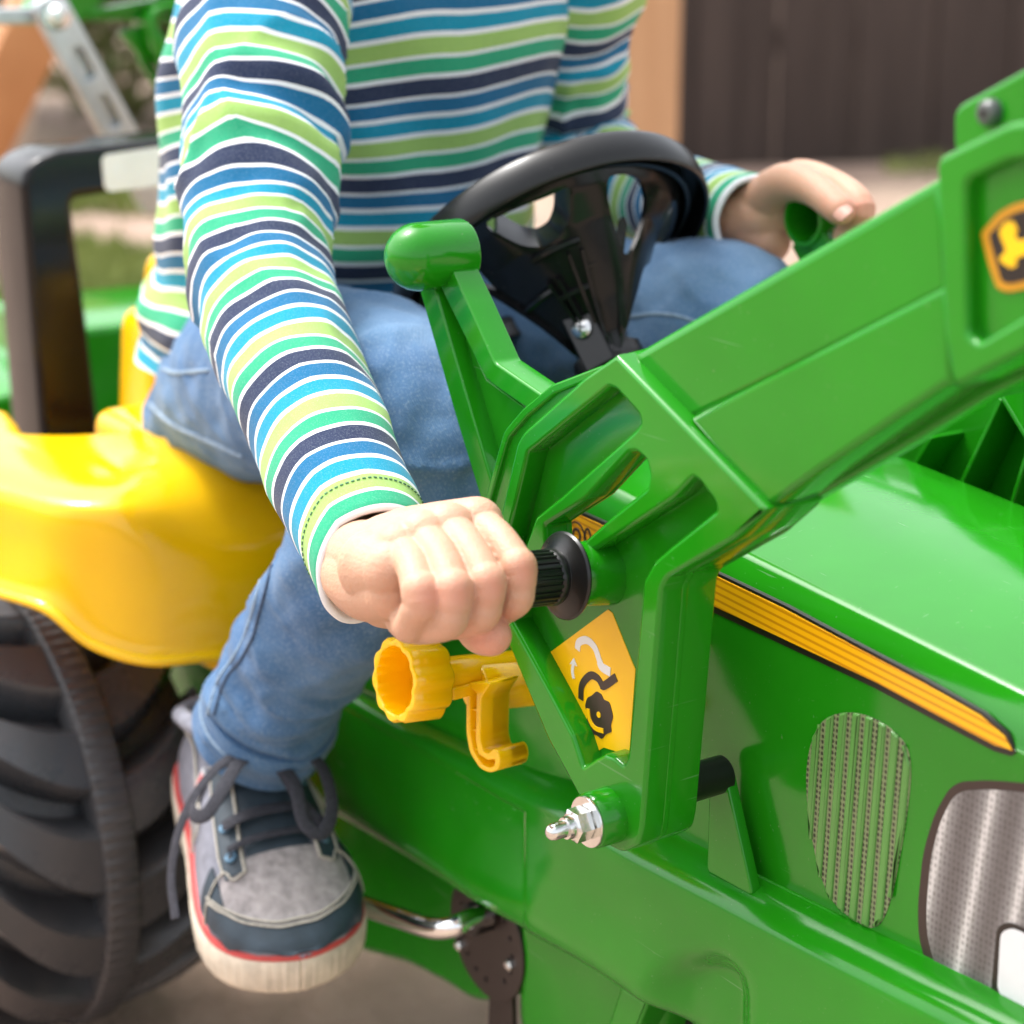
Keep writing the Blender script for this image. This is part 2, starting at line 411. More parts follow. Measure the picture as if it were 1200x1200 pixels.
# leafy bushes far left behind
m, t, b = newmat('leaf')
t.links.new(ramp(t, nz(t, 6, 3), [(.3, (.05, .075, .015)), (.55, (.12, .15, .03)), (.75, (.22, .22, .07))]), b.inputs['Base Color']); b.inputs['Roughness'].default_value = .6
b.inputs['Subsurface Weight'].default_value = 0
MT['leaf'] = m
MT['bark'] = wood('bark', (.06, .045, .03), (.14, .1, .07))
def bush(c, rx, rz, n, label):
    root = empty('bush', (c.x, c.y, 0)); tag(root, label, 'bush', 'bushes at the back left of the yard')
    V = []; F = []
    cl = [(Vector((rg.gauss(0, .45)*rx, rg.gauss(0, .45)*rx, rg.uniform(.15, 1)*rz)), rg.uniform(.25, .45)*rx) for _ in range(26)]
    for _ in range(n):
        q, r = rg.choice(cl); d = Vector((rg.gauss(0, 1), rg.gauss(0, 1), rg.gauss(0, 1))).normalized()*r*rg.uniform(.6, 1.05)
        p = c+q+d; p.z = max(.03, p.z); k = len(V); s = rg.uniform(.022, .045)
        e = Vector((rg.gauss(0, 1), rg.gauss(0, 1), rg.gauss(0, 1))).normalized(); f_ = e.cross(d).normalized()
        V.extend([p-e*s, p+f_*s*.5, p+e*s, p-f_*s*.5]); F.append((k, k+1, k+2, k+3))
    link('crown', mk(V, F), 'leaf', root)
    st = [tube_me(catmull([c+Vector((0, 0, -c.z)), c+q*.5, c+q], 4), [.018, .016, .014, .012, .01, .008, .006, .005, .004], 6) for q, r in cl[:9]]
    link('stem', finish(join_me(st)), 'bark', root)
for (px, D, rx, rz, n, lb) in ((150, 7.6, 1.0, 1.5, 12000, 'olive green leafy bush seen between the grey strut and the striped sleeve'),
                               (-60, 8.2, 1.2, 1.8, 12000, 'olive leafy bush behind the leaning timber legs at the far left')):
    q = PD(px, 200, D); bush(Vector((q.x, q.y, 0)), rx, rz, n, lb)


# ================================================================== THE TOY TRACTOR
TR = empty('pedal_tractor', (-.3, .16, 0)); tag(TR, 'green and yellow plastic pedal tractor with loader arms, a child riding it', 'toy tractor')
MID = .16
# ---- chassis shell: long green side moulding with a rounded ridge
ridge = [(180, 690), (300, 752), (407, 810), (520, 873), (600, 918), (657, 948), (747, 1000), (850, 1053), (950, 1105), (1050, 1155), (1133, 1197), (1250, 1262), (1400, 1350)]
low = [(180, 840), (300, 900), (400, 953), (500, 1013), (560, 1052), (615, 1082), (700, 1130), (770, 1180), (830, 1235), (920, 1290), (1010, 1340), (1150, 1420), (1330, 1520)]
ysh = [.080, .078, .072, .064, .056, .050, .050, .050, .050, .050, .050, .050, .050]
rows = [[] for _ in range(9)]
for (rx, ry), (lx, ly), ys in zip(ridge, low, ysh):
    p = PY(rx, ry, ys); q = PY(lx, ly, ys); X, z = p.x, p.z
    # bottom point brought to the same station
    zb = q.z
    for k, (yy, zz) in enumerate(((.072, z+.075), (.0715, z+.010), (ys+.019, z+.0045), (ys+.010, z+.0022), (ys+.0025, z-.003), (ys, z-.011), (ys-.0005, (z+zb)/2), (ys, zb), (ys+.028, zb-.004))):
        Xk = X if k < 6 else (X+q.x)/2 if k == 6 else q.x
        rows[k].append((Xk, max(yy, ys) if k < 3 else yy, zz))
G = cgrid(rows, 9, 22)
def topx(P):
    v = np.array(P)-CC; d = v @ CL; return 600+FPX*(v @ CR)/d, 600-FPX*(v @ CU)/d
for i in range(G.shape[0]):
    for j in range(G.shape[1]):
        x, y = topx(G[i, j])
        # moulded arch pressed into the side, and the pinched waist behind the crease
        if i > 44:
            d = math.hypot((x-832)/(54 if x > 832 else 85), max(0, (1170-y)/66)); s_ = max(0, min(1, (1.0-d)/.6)); s_ = s_*s_*(3-2*s_)
            G[i, j, 1] += .012*s_
            e = max(0, min(1, (622-x)/3.0)); G[i, j, 1] += .0012*e
me = grid_me(G); me = solid(fixn(me), .003, -1)
chassis = link('chassis', finish(me, True, 40), 'green', TR)
me = grid_me(np.array([[(x, 2*MID-y, z) for x, y, z in r] for r in G])); link('chassis', finish(solid(fixn(me), .003, -1), True, 40), 'green', TR)
zt = G[0, :, 2]; xt = G[0, :, 0]
# floor between the sides
prismX('chassis_floor', [[(.073, .30), (.247, .30), (.247, .33), (.073, .33)]], -.50, .30, .002, 'green', TR)
# embossed writing and slots on the inner wall
def wall_text(s, px, py, size, slope):
    p = PY(px, py, .0712); me = text_me(s, size, .0006); c_, s_ = math.cos(slope), math.sin(slope)
    frame_map(me, p, (c_, 0, s_), (-s_, 0, c_), (0, -1, 0)); return link('embossed_lettering', me, 'green', chassis)
wall_text('SH 63', 590, 845, .0145, R_(2.5)); wall_text('Made in Germany', 588, 868, .0130, R_(2.5))
for (x, y) in ((614, 893), (633, 902), (653, 912), (671, 922), (594, 884)):
    p = PY(x, y, .0708); prismY('slot', [[(p.x-.0012, p.z-.006), (p.x+.0012, p.z-.006), (p.x+.0012, p.z+.006), (p.x-.0012, p.z+.006)]], .0700, .0716, .0002, 'stk_black', chassis)
p = PY(992, 1185, .0498)
tube('mould_ring', [(p.x+.0125*math.cos(a)*1.0, .0492, p.z+.0165*math.sin(a)) for a in np.linspace(0, 2*math.pi, 40)], .0004, 'green', chassis, 6, cap=False)

# ---- lower body / chain guard behind the crank disc
lowpoly = xz([(330, 880), (400, 920), (560, 1000), (640, 1040), (640, 1110), (606, 1150), (574, 1176), (550, 1174), (520, 1154), (476, 1131), (422, 1116), (350, 1085), (320, 1040)], .088)
prismY('chain_guard', [fil(lowpoly, .01)], .088, 2*MID-.088, .006, 'green', TR)
p0 = PY(655, 1090, .080)
lb2 = xz([(600, 1010), (790, 1120), (760, 1240), (735, 1300), (640, 1300), (600, 1200)], .080)
prismY('front_leg', [fil(lb2, .012)], .080, 2*MID-.080, .012, 'green', TR, 3)
lb3 = xz([(735, 1150), (770, 1165), (720, 1290), (690, 1290)], .074); prismY('leg_rib', [fil(lb3, .003)], .070, .12, .002, 'green', TR)
lb4 = xz([(760, 1100), (1100, 1200), (1100, 1500), (800, 1500)], .12); prismY('front_axle_housing', [fil(lb4, .03)], .10, 2*MID-.10, .008, 'black', TR)

# ---- hood
def lin(P, Q): return lambda X: P.z+(Q.z-P.z)*(X-P.x)/(Q.x-P.x)
zs_f = lin(PY(878, 650, .079), PY(1165, 793, .079)); zb_f = lin(PY(870, 1045, .068), PY(1130, 1200, .068))
HY = .068
def hood_ring(X):
    k = 0 if X < .27 else min(1, (X-.27)/.12); k2 = k*k
    zs = zs_f(X)-.06*k2; zb = min(zb_f(X), zs-.03)
    half = [(HY, zb-.01), (HY, (zb+zs)/2), (HY, zs-.024), (HY+.0012, zs-.017), (HY+.0042, zs-.0095), (HY+.0085, zs-.0030), (HY+.0112, zs-.0003), (HY+.0150, zs+.0010), (HY+.024, zs+.0030), (HY+.04, zs+.006), (HY+.065, zs+.0095), (MID, zs+.0105)]
    pts = half+[(2*MID-y, z) for y, z in half[-2::-1]]
    return [(X, MID+(y-MID)*(1-.5*k2), z) for y, z in pts]
Xs = list(np.linspace(-.20, .27, 24))+list(np.linspace(.285, .39, 8))
H = np.array([hood_ring(X) for X in Xs])
# subdivide across smoothly
Hd = np.stack([catmull(list(r), 4) for r in H])
me = fixn(grid_me(Hd)); hood = link('hood', finish(me, True, 30), 'green', TR)
prismX('hood_rear_wall', [fil([(y, z) for _, y, z in hood_ring(-.2)][::1], 0)], -.205, -.199, .0005, 'green', hood)
prismX('hood_nose', [[(y, z) for _, y, z in hood_ring(.39)]], .385, .392, .0005, 'green', hood)
# printed stripe
DY = HY-.0004
up = [(650, 590), (700, 612), (760, 640), (843, 676), (920, 713), (1000, 756), (1080, 798), (1150, 838), (1178, 862)]
dn = [(1187, 879), (1167, 873), (1100, 838), (1027, 799), (950, 763), (833, 708), (760, 674), (700, 646), (660, 628)]
prismY('stripe_outline', [xz([(x+2, y-3) for x, y in up]+[(1191, 882)]+[(x-2, y+7) for x, y in dn], HY)], HY-.0003, HY+.002, .00005, 'stk_black', hood)
prismY('stripe', [xz(up+dn, HY)], HY-.0006, HY+.002, .00005, 'stk_lined', hood)
# round mark printed at the start of the stripe
p = PY(677, 627, HY)
for r0, r1 in ((.0062, .0071), (.0022, .0038)):
    n = 20; prismY('printed_ring', [[(p.x+r1*math.cos(2*math.pi*k/n), p.z+r1*math.sin(2*math.pi*k/n)) for k in range(n)], [(p.x+r0*math.cos(2*math.pi*k/n), p.z+r0*math.sin(2*math.pi*k/n)) for k in range(n)]], HY-.0009, HY+.001, .00005, 'stk_brown', hood)
p = PY(690, 628, HY); n = 16
prismY('printed_letter', [[(p.x+.0028*math.cos(2*math.pi*k/n), p.z+.0042*math.sin(2*math.pi*k/n)) for k in range(n)], [(p.x+.0016*math.cos(2*math.pi*k/n), p.z+.003*math.sin(2*math.pi*k/n)) for k in range(n)]], HY-.0009, HY+.001, .00005, 'stk_brown', hood)
# vent: slats standing on a perforated print
vent = [(946, 900), (951, 975), (970, 1045), (1003, 1079), (1032, 1082), (1052, 1020), (1068, 900), (1046, 855), (1000, 835), (962, 848)]
vz = [tuple(p[:2]) for p in catmull([(x, z, 0) for x, z in xz(vent[-2:]+vent+vent[:3], HY)], 8)[16:-16]]
prismY('vent_print', [vz], HY-.0004, HY+.002, .00005, 'ventprint', hood)
va, vb = Vector((0, 0)), None
A = PY(1000, 838, HY); B = PY(982, 1060, HY); lean = (B.x-A.x)/(B.z-A.z)
xs = [x-lean*z for x, z in vz]; x0, x1 = min(xs), max(xs)
NS = 8
for k in range(NS):
    xc = x0+(x1-x0)*(k+.62)/NS; wv_ = (x1-x0)/NS*.28
    zz = []
    for i in range(len(vz)):
        (xa, za), (xb, zb) = vz[i-1], vz[i]; xa -= lean*za; xb -= lean*zb
        if (xa-xc)*(xb-xc) < 0: zz.append(za+(zb-za)*(xc-xa)/(xb-xa))
    def cut(xq):
        r_ = []
        for i in range(len(vz)):
            (xa, za), (xb, zb_) = vz[i-1], vz[i]; xa -= lean*za; xb -= lean*zb_
            if (xa-xq)*(xb-xq) < 0: r_.append(za+(zb_-za)*(xq-xa)/(xb-xa))
        return (min(r_), max(r_)) if len(r_) >= 2 else None
    cl_, cr_ = cut(xc-wv_), cut(xc+wv_)
    if cl_ and cr_:
        prismY('slat', [fil([(xc-wv_+lean*cl_[0], cl_[0]), (xc+wv_+lean*cr_[0], cr_[0]), (xc+wv_+lean*cr_[1], cr_[1]), (xc-wv_+lean*cl_[1], cl_[1])], .0006, 2)], HY-.0015, HY+.001, .0010, 'ventslat', hood)
# headlight print
hl = [(1112, 925), (1125, 916), (1160, 914), (1230, 920), (1300, 945), (1340, 1010), (1345, 1110), (1320, 1210), (1270, 1245), (1200, 1225), (1133, 1192), (1093, 1152), (1077, 1100), (1076, 1060), (1082, 1000), (1095, 955)]
def shrink(pts, d):
    cx = sum(p[0] for p in pts)/len(pts); cy = sum(p[1] for p in pts)/len(pts)
    return [(x+(cx-x)*d/math.hypot(cx-x, cy-y), y+(cy-y)*d/math.hypot(cx-x, cy-y)) for x, y in pts]
prismY('headlight_border', [fil(xz(hl, HY), .006)], HY-.0003, HY+.002, .00005, 'stk_brown', hood)
prismY('headlight_mesh', [fil(xz(shrink(hl, 11), HY), .006)], HY-.0006, HY+.002, .00005, 'headprint', hood)
lamp = [(1170, 1085), (1185, 1079), (1290, 1130), (1300, 1200), (1270, 1230), (1175, 1178), (1163, 1160)]
prismY('lamp_border', [fil(xz(lamp, HY), .004)], HY-.0009, HY+.002, .00005, 'stk_black', hood)
prismY('lamp_print', [fil(xz(shrink(lamp, 8), HY), .004)], HY-.0012, HY+.002, .00005, 'stk_white', hood)

# ---- loader arms
T = .030
ARM = empty('loader_arm', (0, 0, .36)); ARM.parent = TR; ARM.matrix_parent_inverse = pinv(TR)
front_out = [(722, 416), (683, 443), (668, 457), (612, 507), (605, 520), (587, 599), (566, 690), (600, 767), (641, 866), (676, 930), (700, 985), (728, 1000), (748, 990), (752, 972), (774, 692), (781, 678), (800, 667), (860, 632), (898, 597)]
rec1 = [(618, 531), (713, 454), (722, 457), (748, 486), (750, 495), (744, 504), (657, 582), (627, 606), (622, 620), (613, 645), (600, 660), (585, 668), (602, 599)]
slot = [(638, 617), (687, 585), (737, 531), (746, 530), (757, 540), (761, 556), (758, 571), (711, 610), (680, 638), (655, 655), (640, 648)]
rec2 = [(685, 653), (788, 585), (812, 560), (820, 565), (837, 588), (839, 598), (834, 602), (788, 639), (767, 657), (754, 680), (749, 730), (743, 800), (735, 888), (730, 897), (720, 888), (708, 884), (696, 890), (683, 899), (671, 862), (645, 812), (599, 727), (605, 712), (640, 690)]
fo = fil(xz(front_out, 0), [0, 0, 0, .006, .003, 0, .012, 0, 0, 0, .004, .004, .003, .002, .002, .002, 0, 0, .001])
fr = prismY('front_shell', [fo, fil(xz(rec1, 0), .0012), fil(xz(slot, 0), .0012), fil(xz(rec2, 0), .0012)], 0, .0130, .0019, 'green', ARM)
back_out = [(722, 416), (652, 449), (618, 477), (596, 503), (592, 515), (570, 593), (556, 690)]
bo = [(p.x, p.z) for p in [PY(x, y, .0115) for x, y in back_out]]
bo = bo+[(p.x, p.z) for p in [PY(x, y, 0) for x, y in front_out[7:]]]
bo[0] = fo[0]
bs = prismY('back_shell', [fil(bo, .003), fil(xz(slot, .0), .001)], .0112, .0150, .0008, 'green', ARM)
bcx = sum(p[0] for p in bo)/len(bo); bcz = sum(p[1] for p in bo)/len(bo)
bo2 = [(x+(bcx-x)*.0002/math.hypot(bcx-x, bcz-z), z+(bcz-z)*.0002/math.hypot(bcx-x, bcz-z)) for x, z in bo]
prismY('back_wall', [fil(bo2, .003), fil([(x+(bcx-x)*.0045/math.hypot(bcx-x, bcz-z), z+(bcz-z)*.0045/math.hypot(bcx-x, bcz-z)) for x, z in bo], .002)], .0090, T, .0010, 'green', ARM)
# beam running forward: lower half proud, upper half stepped back, box at the end
low_half = xz([(806, 490), (1110, 333), (1116, 455), (1108, 452), (960, 552), (898, 597)], .0035)
prismY('beam_lower_face', [low_half], .0035, T-.002, .0026, 'green', ARM)
up_half = xz([(724, 415), (745, 410), (1100, 204), (1112, 345), (806, 497)], .0065)
prismY('beam_upper_face', [up_half], .0080, T-.001, .0042, 'green', ARM)
flange = xz([(845, 470), (1200, 300), (1215, 440), (1168, 462), (1072, 520), (960, 584), (900, 622), (880, 560)], T)
prismY('beam_flange', [fil(flange, .002)], T-.0035, T+.0055, .0013, 'green', ARM)
blk = [(1096, 186), (1153, 158), (1183, 143), (1260, 138), (1420, 70), (1440, 260), (1250, 385), (1117, 455), (1106, 395)]
blk_in = [(1131, 212), (1182, 188), (1260, 184), (1330, 160), (1345, 270), (1250, 340), (1146, 402), (1134, 392)]
prismY('end_block', [fil(xz(blk, -.002), .004), fil(xz(blk_in, -.002), .003)], -.002, .006, .002, 'green', ARM)
prismY('end_block_floor', [fil(xz(blk, -.002), .004)], .0035, T-.003, .001, 'green', ARM)
topb = xz([(1117, 180), (1117, 134), (1124, 123), (1200, 81), (1300, 40), (1330, 150), (1150, 200)], .016)
prismY('top_bracket', [fil(topb, .004)], .016, T-.0015, .0016, 'green', ARM)
p = PY(1163, 132, .016); scr = lathe('screw_head', [(0, -.0045), (.003, -.0042), (.0042, -.003), (.0046, 0), (.0046, .001)], p, (0, 1, 0), 'grey', ARM, 20)
cyl('screw_socket', (p.x, p.y-.0047, p.z), (0, 1, 0), .0016, .001, 'black', scr, 6, .0002)
# emblem: yellow bordered black shield with a leaping deer
sh = [(1151, 273), (1160, 310), (1170, 338), (1183, 342), (1215, 336), (1240, 326), (1252, 290), (1256, 245), (1243, 236), (1215, 233), (1190, 239), (1172, 249)]
prismY('emblem_edge', [fil(xz(shrink(sh, -1.3), .0035), .0015)], .0031, .005, .0001, 'stk_black', ARM)
prismY('emblem_border', [fil(xz(sh, .0035), .0015)], .0028, .005, .0001, 'stk_orange', ARM)
prismY('emblem_field', [fil(xz(shrink(sh, 10), .0035), .0012)], .0025, .005, .0001, 'stk_black', ARM)
deer = [(1197+(x-1197)*.80, 287+(y-287)*.84) for x, y in [(1168, 268), (1172, 262), (1177, 255), (1188, 253), (1195, 265), (1191, 277), (1200, 281), (1222, 274), (1230, 262), (1236, 266), (1230, 280), (1232, 300), (1225, 316), (1220, 314), (1221, 302), (1206, 300), (1192, 306), (1194, 316), (1185, 319), (1170, 310), (1169, 303), (1177, 298), (1177, 290), (1172, 280)]]
prismY('emblem_deer', [fil(xz(deer, .0035), .0007)], .0022, .005, .0001, 'stk_yellow', ARM)
# sticker with the loader pictogram
FL = .0112
st = [(713, 714), (718, 718), (743, 780), (745, 784), (738, 884), (728, 882), (708, 876), (694, 884), (688, 886), (684, 882), (637, 783), (636, 774), (640, 768)]
prismY('sticker', [xz(st, FL)], FL-.0003, FL+.001, .00005, 'stk_yellow', ARM)
def ribbon(name, pts, w_, mat, y, parent, dash=False):
    P = catmull([(x, z, 0) for x, z in xz(pts, FL)], 5)[:, :2]; Lf = []; Rt = []
    for i in range(len(P)):
        d = P[min(i+1, len(P)-1)]-P[max(i-1, 0)]; d /= np.linalg.norm(d)+1e-12; n_ = np.array((-d[1], d[0]))*w_
        Lf.append(tuple(P[i]+n_)); Rt.append(tuple(P[i]-n_))
    return prismY(name, [Lf+Rt[::-1]], y-.0003, y+.0005, .00003, mat, parent)
def Sx(pts): return [(620+x/4, 700+y/4) for x, y in pts]
ribbon('pictogram_arm', Sx([(230, 245), (238, 210), (275, 200), (312, 235), (335, 300)]), .0018, 'stk_white', FL-.0003, ARM)
ribbon('pictogram_arm', Sx([(335, 300), (345, 325), (385, 350)]), .0021, 'stk_white', FL-.00035, ARM)
ribbon('pictogram_arrow', Sx([(213, 380), (207, 345), (212, 310)]), .0009, 'stk_white', FL-.0003, ARM)
prismY('pictogram_arrow', [xz(Sx([(195, 312), (214, 283), (229, 322), (212, 312)]), FL)], FL-.0007, FL, .00003, 'stk_white', ARM)
ribbon('pictogram_arm', Sx([(246, 478), (252, 410), (290, 366), (325, 378), (345, 410)]), .0018, 'stk_brown', FL-.0003, ARM)
ribbon('pictogram_arm', Sx([(338, 408), (358, 412), (412, 374)]), .0019, 'stk_brown', FL-.00035, ARM)
prismY('pictogram_wheel', [fil(xz(Sx([(320, 438), (345, 455), (352, 478), (380, 490), (388, 515), (398, 560), (386, 600), (392, 630), (365, 640), (345, 665), (322, 645), (300, 640), (288, 605), (275, 590), (278, 540), (266, 510), (276, 470), (300, 458)]), FL), .0012, 2)], FL-.0006, FL, .00003, 'stk_brown', ARM)
ribbon('pictogram_wheel_gap', Sx([(283, 520), (290, 570), (315, 610), (355, 625)]), .0011, 'stk_yellow', FL-.0007, ARM)
p = PY(620+333/4, 700+549/4, FL); cyl('pictogram_hub', (p.x, FL-.0010, p.z), (0, 1, 0), .0014, .0006, 'stk_yellow', ARM, 14, .0001)
# pivot boss with washer, nut and bolt end
p = PY(715, 955, 0)
boss = lathe('pivot_boss', [(.013, .009), (.0125, .001), (.0122, -.0105), (.0115, -.0115), (0, -.0115)], (p.x, 0, p.z), (0, 1, 0), 'green', ARM, 40)
lathe('washer', [(.004, -.0180), (.0112, -.0180), (.0114, -.0175), (.0114, -.0168), (.0112, -.0164), (.004, -.0164)], (p.x, .005, p.z), (0, 1, 0), 'steel', ARM, 36)
def hexnut(r, h, a): return r if r < .0068 else .0066/max(.866, math.cos((a % (math.pi/3))-math.pi/6))
lathe('nut', [(0, -.0262), (.0058, -.0262), (.0070, -.0252), (.0070, -.0186), (.0060, -.0179), (0, -.0179)], (p.x, .005, p.z), (0, 1, 0), 'steel', ARM, 36, hexnut, 20)
lathe('lock_ring', [(0, -.0295), (.0048, -.0292), (.0052, -.0275), (.0052, -.0260), (0, -.0260)], (p.x, .005, p.z), (0, 1, 0), 'steel', ARM, 28)
lathe('bolt_end', [(0, -.0385), (.0016, -.0383), (.0030, -.0372), (.0037, -.0352), (.0038, -.029), (0, -.029)], (p.x, .005, p.z), (0, 1, 0), 'steel', ARM, 24)
cyl('spacer', (p.x+.004, T+.0002, p.z+.006), (0, 1, 0), .0085, .030, 'black', ARM, 24)
br = xz([(829, 905), (846, 902), (880, 1052), (826, 1022)], .055)
prismY('pivot_bracket', [fil(br, .003)], .056, .062, .001, 'green', TR)
# ribbed hand grip with flange
hc = PY(658, 675, -.012); HX, HZ = hc.x, hc.z
GA = Vector((0, 1, -.10)).normalized()
HO = Vector((HX, 0, HZ-.0012))
def HZy(y): return HZ-.10*(y+.012)
GR = empty('hand_grip', (HX, -.012, HZ)); GR.parent = ARM; GR.matrix_parent_inverse = pinv(ARM)
lathe('grip_boss', [(.0148, .012), (.0142, .004), (.0135, -.006), (.012, -.0085), (0, -.0085)], HO, GA, 'green', ARM, 36)
lathe('flange', [(0, -.0090), (.016, -.0088), (.0185, -.0098), (.0190, -.0108), (.0183, -.0118), (.0150, -.0126), (.0115, -.0150), (.0110, -.0165), (0, -.017)], HO, GA, 'black', GR, 48)
lathe('collar', [(.0118, -.0155), (.0122, -.0165), (.0122, -.0185), (.0116, -.0195), (0, -.0195)], HO, GA, 'black', GR, 40)
def ribs(r, h, a): return r if r < .009 else r*(1+.035*(1 if math.sin(a*26) > 0 else -1))
lathe('ribbed_sleeve', [(0, -.019), (.0115, -.019), (.0116, -.03), (.0114, -.06), (.0112, -.083), (.0095, -.085), (0, -.085)], HO, GA, 'black', GR, 208, ribs, 60)
# lever with rounded handle
LEV = empty('lever', (-.15, .02, .5)); LEV.parent = ARM; LEV.matrix_parent_inverse = pinv(ARM)
LY = .0195
bar = xz([(520, 318), (530, 316), (550, 358), (580, 425), (640, 466), (660, 470), (640, 492), (616, 478), (578, 452), (568, 443), (520, 346), (514, 332)], LY)
prismY('lever_bar', [fil(bar, .002)], LY, T+.004, .0012, 'green', LEV, 3)
strut = xz([(494, 335), (512, 330), (518, 352), (558, 489), (588, 590), (572, 600), (538, 489)], LY)
prismY('lever_strut', [fil(strut, .0015)], LY-.002, T+.002, .0012, 'green', LEV, 3)
web = xz([(508, 330), (522, 335), (572, 445), (620, 480), (600, 520), (585, 585), (560, 500), (520, 360)], LY+.008)
prismY('lever_web', [web], LY+.007, T-.001, .0005, 'green', LEV)
bc = PY(490, 301, .010)
prof = [(0, -.0165)]+[(.0162*math.sin(a), -.0162*math.cos(a)) for a in np.linspace(.1, math.pi/2, 12)]+[(.0162, .024), (.0155, .0255), (.0130, .0255), (.0125, .02), (.012, .004), (0, .003)]
lathe('lever_handle', prof, bc, (0, 1, 0), 'green', LEV, 40)
# far arm: the same mouldings the other way round
ARM2 = empty('loader_arm', (0, 2*MID, .36)); ARM2.parent = TR; ARM2.matrix_parent_inverse = pinv(TR)
for o in list(ARM.children):
    if o.type == 'MESH' and o.name.split('.')[0] in ('front_shell', 'back_shell', 'back_wall', 'beam_lower_face', 'beam_upper_face', 'beam_flange', 'end_block', 'end_block_floor', 'top_bracket', 'pivot_boss'):
        mirrorY(o, MID, ARM2)
LEV2 = empty('lever', (-.15, 2*MID-.02, .5)); LEV2.parent = ARM2; LEV2.matrix_parent_inverse = pinv(ARM2)
for o in list(LEV.children):
    m_ = mirrorY(o, MID, LEV2)
    for v in m_.data.vertices: v.co += Vector((-.035*max(0, min(1, (v.co.z-.46)/.1)), 0, -.008*max(0, min(1, (v.co.z-.46)/.1))))
# ribs on the inner face of the far arm
YI = 2*MID-T
for poly in ([(1062, 530), (1172, 466), (1178, 466), (1178, 474), (1130, 562), (1128, 580)], ):
    pass
for (a, b_) in (((1172, 468), (1128, 562)), ((1090, 512), (1062, 560)), ((1174, 466), (1230, 560)), ((1230, 440), (1200, 540))):
    A, B = PY(*a, YI-.03), PY(*b_, YI-.03); d = (B-A).normalized(); n_ = Vector((-d.z, 0, d.x))*.0012
    q = [A-n_, A+n_, B+d*.05+n_, B+d*.05-n_]
    prismY('rib', [[(v.x, v.z) for v in q]], YI-.03, YI+.001, .0006, 'green', ARM2)
prismY('inner_wall', [fil(xz([(1010, 560), (1060, 500), (1200, 420), (1330, 430), (1330, 700), (1100, 700)], YI-.004), .004)], YI-.006, YI+.001, .001, 'green', ARM2)
# cross tube joining the arms well forward, in front of the picture
tube('cross_tube', [(.24, T, .62), (.24, 2*MID-T, .62)], .012, 'black', TR, 20)

# ---- yellow star knob and hook
KN = empty('hitch_knob', (0, 0, .4)); KN.parent = TR; KN.matrix_parent_inverse = pinv(TR)
ka = PY(600, 784, .035); kx, kz = ka.x, ka.z
KA = Vector((0, 1, -.13)).normalized(); KO = Vector((kx, .0045, kz+.0040))
def flute(r, h, a): return r if r < .0170 else r*(1+.045*(1-2*abs(math.cos(5*a))**3))*.99
lathe('knob', [(.0, -.014), (.0085, -.0145), (.0190, -.0155), (.0202, -.0170), (.0203, -.0355), (.0193, -.0370), (.0172, -.0372), (.0163, -.0365), (.0158, -.030), (.0155, -.018), (0, -.0175)], KO, KA, 'yellow', KN, 96, flute, 50)
lathe('shaft', [(.0, -.016), (.0085, -.016), (.0088, -.012), (.0090, .0), (.0092, .035), (.0092, .07), (0, .07)], KO, KA, 'yellow', KN, 36)
lathe('shaft_boss', [(0, .006), (.0115, .006), (.0125, .0075), (.0125, .07), (0, .07)], KO+Vector((.003, 0, -.006)), KA, 'yellow', KN, 40)
prismY('shaft_flat', [fil([(kx-.0085, kz-.006), (kx+.0105, kz-.004), (kx+.0105, kz+.002), (kx-.006, kz+.003)], .001)], -.006, .03, .0008, 'yellow', KN)
HKY = .004
jo = [(546, 800), (546, 859), (550, 882), (562, 901), (573, 906), (583, 903), (586, 892), (583, 880), (578, 877), (571, 884), (565, 880), (562, 866), (563, 818), (575, 800)]
hk = fil(xz(jo, HKY), .003)
prismY('hook_rim', [hk, fil(xz([(550, 806), (550, 858), (554, 880), (564, 896), (573, 900), (579, 897), (580, 890), (571, 891), (560, 884), (557, 866), (558, 812)], HKY), .001)], HKY, .021, .0007, 'yellow', KN)
prismY('hook_web', [hk], HKY+.007, .0205, .0006, 'yellow', KN)
for (x, y) in ((553, 833), (553, 857), (558, 880)):
    p = PY(x, y, HKY); prismY('hook_rib', [[(p.x-.004, p.z-.0012), (p.x+.004, p.z+.0004), (p.x+.004, p.z+.0014), (p.x-.004, p.z-.0002)]], HKY+.0015, HKY+.009, .0002, 'yellow', KN)

# ---- crank: dark plate with holes, chrome crank arm, pedal
CY = .078
cc = PY(569, 1098, CY)
CK = empty('pedal_crank', cc); CK.parent = TR; CK.matrix_parent_inverse = pinv(TR)
n = 40; Rk = .0375
hol = []
for k in range(16):
    if k % 5 == 3: continue
    a = 2*math.pi*k/16; hol.append([(cc.x+.027*math.cos(a)+.0016*math.cos(s), cc.z+.027*math.sin(a)+.0016*math.sin(s)) for s in np.linspace(0, 2*math.pi, 9)[:-1]])
prismY('crank_disc', [[(cc.x+Rk*math.cos(2*math.pi*k/n), cc.z+Rk*math.sin(2*math.pi*k/n)) for k in range(n)]]+hol, CY, CY+.003, .0005, 'darkplate', CK)
prismY('disc_backing', [[(cc.x+Rk*.97*math.cos(2*math.pi*k/n), cc.z+Rk*.97*math.sin(2*math.pi*k/n)) for k in range(n)]], CY+.0032, CY+.009, .0005, 'black', CK)
prismY('chain_tail', [fil(xz([(573, 1150), (598, 1145), (600, 1215), (570, 1215)], CY+.003), .002)], CY+.0035, CY+.007, .0005, 'darkplate', CK)
for (x, y) in ((539, 1107), (598, 1130), (558, 1045)):
    p = PY(x, y, CY); lathe('crank_bolt', [(0, -.003), (.002, -.003), (.0036, -.0018), (.0036, .0005)], p, (0, 1, 0), 'steel', CK, 6 if y != 1045 else 12, None, 25)
